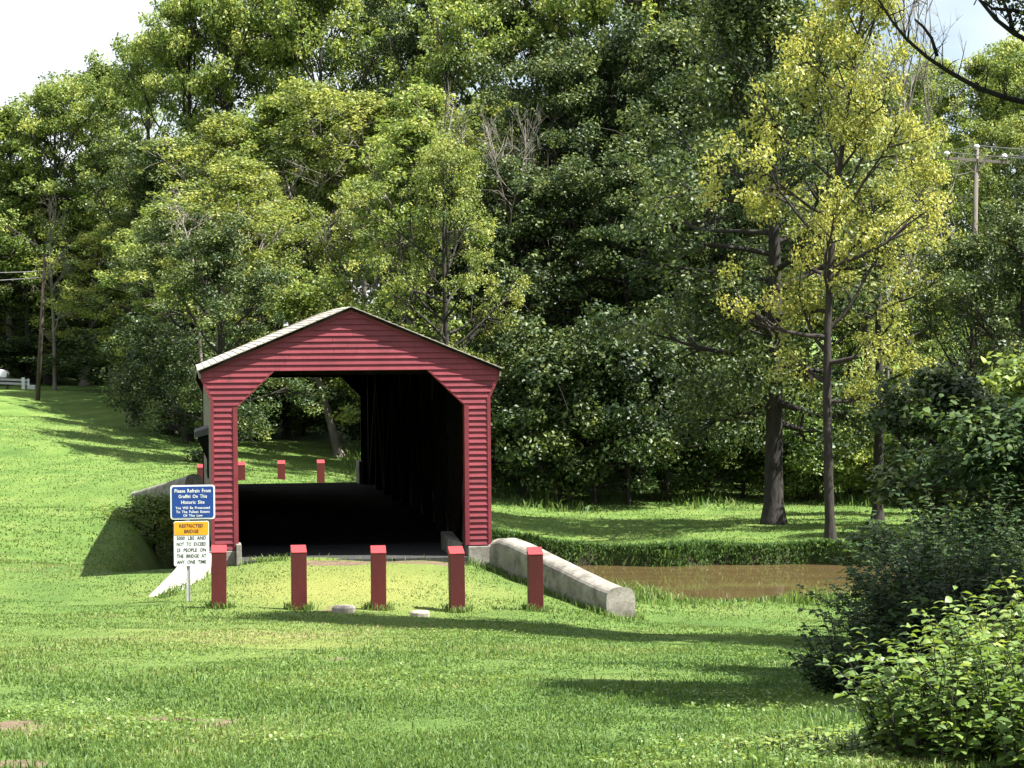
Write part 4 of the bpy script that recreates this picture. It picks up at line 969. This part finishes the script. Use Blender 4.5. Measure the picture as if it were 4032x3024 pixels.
q.build('trunk', MAT['bark_backlit'], ivy, smooth=True)
r_ = np.random.default_rng(77)
cs = [np.array([0.05 + r_.normal() * 0.42, r_.normal() * 0.6, h]) for h in np.linspace(0.4, 19.8, 280)]
C, N, T = cluster_leaves(r_, cs, [0.6] * len(cs), 75, flat=1.0, up=0.3, out=0.9, rnd=0.5)
U = unit(np.cross(N, r_.normal(size=(len(C), 3)))); L = 0.17 * r_.uniform(0.7, 1.3, len(C))
link(bpy.data.objects.new('ivy', leaf_blades('ivy', C, U, N, L, L * 0.8, T, MAT['leaf_dark'])), ivy)
cs = [at(px, py, 29.6) - np.array([TX, TY, tz]) for px, py in ((3990, 30), (4020, 80), (3950, 0), (4040, 20), (3900, -20), (4060, 110))]
C, N, T = cluster_leaves(r_, cs, [0.16] * len(cs), 45, flat=0.8)
U = unit(np.cross(N, r_.normal(size=(len(C), 3)))); L = 0.06 * r_.uniform(0.7, 1.3, len(C))
link(bpy.data.objects.new('crown', leaf_blades('limb_leaves', C, U, N, L, L * 0.7, T, MAT['leaf_dark'])), ivy)

# ------------------------------------------------------------------ poles, wires, guard rail, car
pb = at(146, 1577, 118.0); zb = float(gz(pb[0], 118.0)); tp = at(178, 1000, 118.0)
o = empty('utility_pole', (pb[0], 118.0, zb)); tag(o, 'plain dark utility pole leaning slightly on the left lawn', 'utility pole')
q = MB(); q.tube([(0, 0, -0.5), (tp[0] - pb[0], 0, tp[2] - zb)], [0.12, 0.085], 10); q.build('post', MAT['pole'], o, smooth=True)
tops = np.array([tp[0], 118.0, tp[2]])
def wire(a, b_, sag, r, parent, name='wire'):
    a, b_ = np.array(a), np.array(b_); q = MB()
    pts = [a + (b_ - a) * t - np.array([0, 0, sag * 4 * t * (1 - t)]) for t in np.linspace(0, 1, 13)]
    q.v = []; q.tube(pts, [r] * 13, 5); return q.build(name, MAT['wire'], parent)
for (py0, py1, s_) in ((1068, 1088, 0.15), (1092, 1118, 0.25)):
    a = at(172, py0, 118.0); e_ = at(-900, py1 - 30, 100.0)
    w_ = wire(a - np.array([pb[0], 118.0, zb]), e_ - np.array([pb[0], 118.0, zb]), s_, 0.022, o)
pb2 = at(3838, 1500, 90.0); zb2 = float(gz(pb2[0], 90.0)); t2 = at(3846, 585, 90.0)
o2 = empty('utility_pole', (pb2[0], 90.0, zb2)); tag(o2, 'weathered utility pole with wooden crossarm and white insulators above the trees', 'utility pole')
dz = t2[2] - zb2
q = MB(); q.tube([(0, 0, -0.5), (0.0, 0, dz * 0.6), (t2[0] - pb2[0], 0, dz)], [0.14, 0.12, 0.09], 10); q.build('post', MAT['pole_grey'], o2, smooth=True)
ca, cb_ = at(3722, 622, 89.85), at(3975, 640, 89.85); off = np.array([pb2[0], 90.0, zb2])
q = MB(); q.bar(ca - off, cb_ - off, 0.09, 0.12); arm = q.build('crossarm', MAT['pole_grey'], o2)
for (xa, ya, xb, yb) in ((3790, 636, 3838, 680), (3872, 640, 3846, 676)):
    q = MB(); q.bar(at(xa, ya, 89.78) - off, at(xb, yb, 89.82) - off, 0.03, 0.04); q.build('brace', MAT['pole_grey'], o2)
ins = []
for (px, py) in ((3728, 612), (3846, 585), (3955, 622)):
    c_ = at(px, py, 89.85) - off; ins.append(c_)
    q = MB(); q.tube([c_ + np.array([0, 0, -0.05]), c_ + np.array([0, 0, 0.03]), c_ + np.array([0, 0, 0.05]), c_ + np.array([0, 0, 0.11]), c_ + np.array([0, 0, 0.17])], [0.05, 0.05, 0.12, 0.12, 0.05], 9); q.build('insulator', MAT['porcelain'], o2)
for c_ in ins:
    wire(c_ + np.array([0, 0, 0.12]), c_ + np.array([14.0, -8.0, -0.9]), 0.3, 0.02, o2)
    wire(c_ + np.array([0, 0, 0.12]), c_ + np.array([-9.0, 34.0, 0.6]), 0.3, 0.02, o2)
# guard rail beside the far road
gr0, gr1 = at(-420, 1500, 128.0), at(92, 1500, 128.0)
g = empty('guard_rail', (gr1[0], gr1[1], float(gz(gr1[0], gr1[1])))); tag(g, 'low grey guard rail on posts beside the far road', 'guard rail')
for k in range(9):
    x = gr1[0] - gr0[0]; px_ = -x * k / 8
    zz = float(gz(gr1[0] + px_, 128.0)) - g.location.z
    q = MB(); q.box(px_ - 0.07, px_ + 0.07, 0.02, 0.16, zz - 0.4, zz + 0.62); q.build('post', MAT['pole'], g)
zz0 = float(gz(gr0[0], 128.0)) - g.location.z
for h in (0.30, 0.50):
    q = MB(); q.bar((0.3, -0.03, h), (-(gr1[0] - gr0[0]), -0.03, zz0 + h), 0.06, 0.12); q.build('rail', MAT['metal'], g)
p = at(92, 1500, 127.2); z_ = float(gz(p[0], p[1]))
q = MB(); q.box(-0.09, 0.09, -0.09, 0.09, -0.4, 0.62); o = q.build('marker_post', MAT['sign_white'], bevel=0.02); o.location = (p[0], p[1], z_); tag(o, 'stout pale post at the end of the guard rail', 'post')
p = at(112, 1500, 127.6); z_ = float(gz(p[0], p[1]))
q = MB(); q.box(-0.06, 0.06, -0.03, 0.03, -0.3, 0.45); q.box(-0.06, 0.36, -0.25, 0.2, -0.3, 0.10); o = q.build('concrete_marker', MAT['sign_white'], bevel=0.015); o.location = (p[0], p[1], z_ + 0.12); tag(o, 'small white L-shaped marker beside the pale post', 'marker')
# parked car mostly beyond the left edge
p = at(-125, 1500, 133.0); z_ = float(gz(p[0], p[1])) + 0.0
car = empty('parked_car', (p[0], p[1], z_)); tag(car, 'white parked car partly hidden behind the guard rail', 'car')
body = [(-2.2, 0.35), (2.2, 0.35), (2.25, 0.62), (2.1, 0.80), (1.15, 0.93), (-1.95, 0.98), (-2.2, 0.85)]
cabin = [(1.1, 0.92), (0.35, 1.42), (-1.1, 1.46), (-1.9, 0.97)]
def prism(q, poly, y0, y1, inset=0.0):
    n_ = len(poly); zt = max(z for x, z in poly)
    vs = [(x, y0 + inset * (z == zt), z) for x, z in poly] + [(x, y1 - inset * (z == zt), z) for x, z in poly]
    q.add(vs, [tuple(range(n_)), tuple(range(n_, 2 * n_))[::-1]] + [(i, n_ + i, n_ + (i + 1) % n_, (i + 1) % n_) for i in range(n_)])
q = MB(); prism(q, body, -0.88, 0.88); q.build('body', MAT['car_paint'], car, bevel=0.06)
q = MB(); prism(q, cabin, -0.76, 0.76); q.build('window', MAT['car_glass'], car, bevel=0.05)
q = MB(); q.box(-1.15, 0.40, -0.74, 0.74, 1.40, 1.49); q.build('roof', MAT['car_paint'], car, bevel=0.04)
for x in (-1.35, 1.4):
    for y in (-0.8, 0.8):
        q = MB(); q.tube([(x, y - 0.1, 0.33), (x, y + 0.1, 0.33)], [0.33, 0.33], 16); wh_ = q.build('wheel', MAT['rubber'], car)
        q = MB(); q.tube([(x, y - 0.11, 0.33), (x, y + 0.11, 0.33)], [0.19, 0.19], 12); q.build('rim', MAT['metal'], wh_)

# ------------------------------------------------------------------ grass blades and bank weeds
def blades(name, X, Y, H, W, tint, lean=0.45, mat='grass', label='', seed=5):
    r = np.random.default_rng(seed); n_ = len(X)
    Z = gz(X, Y) - 0.01
    a = r.uniform(0, 6.283, n_); d = np.stack([np.cos(a), np.sin(a), np.zeros(n_)], 1)
    s_ = np.stack([-np.sin(a), np.cos(a), np.zeros(n_)], 1)
    a2 = r.uniform(0, 6.283, n_); s_ = np.stack([np.cos(a2), np.sin(a2), np.zeros(n_)], 1)
    B = np.stack([X, Y, Z], 1); le = (lean * r.random(n_) ** 1.0)[:, None]
    Hc = H[:, None]; up = np.array([0, 0, 1.0])
    m1 = B + up * Hc * 0.6 + d * Hc * le * 0.35
    t = B + up * Hc * (1 - 0.35 * le) + d * Hc * le
    w = W[:, None]
    V = np.stack([B - s_ * w / 2, B + s_ * w / 2, m1 + s_ * w * 0.42, m1 - s_ * w * 0.42, t], 1).reshape(-1, 3)
    i = np.arange(n_)[:, None] * 5
    me = np_mesh(name, V, [i + np.array([[0, 1, 2, 3]]), i + np.array([[3, 2, 4]])], [MAT[mat]], attrs={'tint': np.repeat(np.clip(tint, 0, 1), 5)})
    o = link(bpy.data.objects.new(name, me)); o['kind'] = 'stuff'; o['label'] = label; o['category'] = 'grass'
    return o
def fan(n_, y0, y1, power, seed, margin=1.05):
    """random points over the lawn between two distances, denser where it is near"""
    r = np.random.default_rng(seed)
    t = r.random(n_)
    Y = (y0 ** (1 - power) + t * (y1 ** (1 - power) - y0 ** (1 - power))) ** (1 / (1 - power))
    c = math.tan(YAW); hw = 2016 / F_PX * margin
    X = Y * (c + r.uniform(-hw, hw, n_) * 1.02)
    return X, Y, r
def lowfreq(x, y):
    return (np.sin(x * 0.9 + 1.3 * np.sin(y * 0.35)) * np.sin(y * 0.7 + 0.8 * np.sin(x * 0.6 + 2)) + 0.6 * np.sin(x * 2.3 + y * 1.1) * np.sin(y * 2.9 - x * 1.7))
X, Y, r_ = fan(330000, 12.3, 48.0, 1.4, 401, 1.3)
chanm = (X > -1.2) & (Y > near_bank(X) + 0.5); inside = (X > 0.75) & (X < 4.9) & (Y > 39.65)
keep = (~chanm) & (~inside) & (r_.random(len(X)) > wear_at(X, Y) * 1.25)
X, Y = X[keep], Y[keep]; n_ = len(X); lf = lowfreq(X, Y)
yl = np.clip(np.exp(-((X - 2.6) / 2.0) ** 2 - ((Y - 36.8) / 2.6) ** 2) + 0.55 * np.exp(-((X - 1.0) / 2.2) ** 2 - ((Y - 27) / 3.0) ** 2), 0, 1)
blades('lawn_grass', X, Y, (0.028 + 0.016 * r_.random(n_) + 0.013 * lf + 0.010 * lowfreq(X * 2.1, Y * 1.9 + 4)) * (1 - 0.35 * yl) * np.where(r_.random(n_) < 0.02, 1.6, 1), 0.006 + 0.00034 * Y, 0.42 + 0.17 * lf + 0.20 * lowfreq(X * 0.33 + 5, Y * 0.3) + 0.33 * yl + 0.35 * np.clip(wear_at(X, Y), 0, 1) + r_.normal(size=n_) * 0.17, 0.9,
       label='short mown lawn grass covering the near bank')
X, Y, r_ = fan(45000, 12.3, 27.0, 1.2, 405)
m_ = (lowfreq(X * 1.7 + 3, Y * 1.5) + r_.normal(size=len(X)) * 0.35 > 0.85) & (r_.random(len(X)) > wear_at(X, Y))
X, Y = X[m_], Y[m_]; n_ = len(X)
blades('lawn_tufts', X, Y, r_.uniform(0.04, 0.11, n_), np.full(n_, 0.011), 0.30 + r_.normal(size=n_) * 0.2, 1.0, label='coarser unmown tufts in the near lawn', seed=12)
# longer grass around posts, walls and bank edges
pts = []
r_ = np.random.default_rng(402)
def ring(cx, cy, rad, k): a = r_.uniform(0, 6.283, k); d = rad + np.abs(r_.normal(size=k)) * 0.05; pts.append(np.stack([cx + np.cos(a) * d, cy + np.sin(a) * d], 1))
for (px, py), zt, lab in near: ring(at(px, py, 34.5)[0], 34.5, 0.15, 150)
for t in np.linspace(0, 1, 40):
    ring(5.44 + 1.26 * t - 0.25, 39.75 - 4.45 * t - 0.06, 0.04, 22); ring(6.7, 35.3, 0.3, 6)
    ring(0.17 - 0.77 * t + 0.2, 39.8 - 2.6 * t, 0.06, 18)
    ring(0.9 + 4.0 * t, 39.72, 0.03, 2 if 0.2 < t < 0.9 else 20)
E_ = np.concatenate(pts); k = len(E_)
blades('edge_grass', E_[:, 0], E_[:, 1], r_.uniform(0.06, 0.17, k), np.full(k, 0.016), 0.5 + r_.normal(size=k) * 0.18, 0.7, label='longer grass at the feet of posts and walls', seed=6)
X = r_.uniform(4.8, 30, 9000); Y = near_bank(X) + r_.normal(size=9000) * 0.35
blades('bank_weeds', X, Y, r_.uniform(0.06, 0.24, 9000) * (1 + 0.6 * np.sin(X * 1.9)), np.full(9000, 0.022), 0.5 + r_.normal(size=9000) * 0.2, 0.8, label='ragged tall grass along the near creek bank', seed=7)
X = r_.uniform(3.5, 34, 26000); Y = far_bank(X) + 0.10 + r_.normal(size=26000) * 0.16
blades('bank_weeds', X, Y, r_.uniform(0.05, 0.24, 26000) * (1 + 0.5 * np.sin(X * 1.3) * np.sin(X * 0.37)), np.full(26000, 0.035), 0.10 + r_.normal(size=26000) * 0.2, 1.5, label='overhanging grass and weeds along the far creek bank', seed=8)  # tint kept low to paint the shade under the bank overhang
# far lawn: thin cover of coarse blades so that it does not look flat
X, Y, r_ = fan(110000, 46, 100.0, 0.2, 403, 1.25)
keep = ~((X > -1.2) & (Y > near_bank(X) + 0.5) & (Y < far_bank(X) + 0.1)) & ~((X > 0.2) & (X < 5.5) & (Y < 66))
X, Y = X[keep], Y[keep]; n_ = len(X)
blades('far_lawn_grass', X, Y, r_.uniform(0.03, 0.075, n_), np.full(n_, 0.035), 0.55 + r_.normal(size=n_) * 0.16 + 0.1 * lowfreq(X * 0.5, Y * 0.5), 1.0, label='mown lawn grass beyond the creek', seed=9)
X, Y, r_ = fan(16000, 74, 100.0, 0.2, 404); keep = (X > 6) & (r_.random(16000) < sstep(77, 81, Y)); X, Y = X[keep], Y[keep]; n_ = len(X)
blades('wood_edge_weeds', X, Y, r_.uniform(0.1, 0.45, n_) * np.clip(0.6 + 0.7 * np.sin(X * 1.1), 0.2, 1.3), np.full(n_, 0.05), 0.5 + r_.normal(size=n_) * 0.2, 0.9, label='tall weeds along the foot of the wood', seed=10)

# clover patches on the near lawn
X, Y, r_ = fan(60000, 12.4, 34.0, 1.3, 406)
k = (lowfreq(X * 1.2 + 9, Y * 1.1 + 2) > 0.55) & (r_.random(len(X)) < 0.6) & ~((X > 0.75) & (X < 4.9) & (Y > 33))
X, Y = X[k], Y[k]
C = np.stack([X, Y, gz(X, Y) + r_.uniform(0.02, 0.05, len(X))], 1)
me = leaf_mesh('lawn_clover', C, unit(np.array([0, 0, 1.0]) + r_.normal(size=C.shape) * 0.35), 0.026, np.clip(0.35 + r_.normal(size=len(X)) * 0.15, 0, 1), MAT['leaf_bright'], aspect=0.95, r=r_)
o = link(bpy.data.objects.new('lawn_clover', me)); o['kind'] = 'stuff'; o['label'] = 'patches of clover in the near lawn'; o['category'] = 'clover'
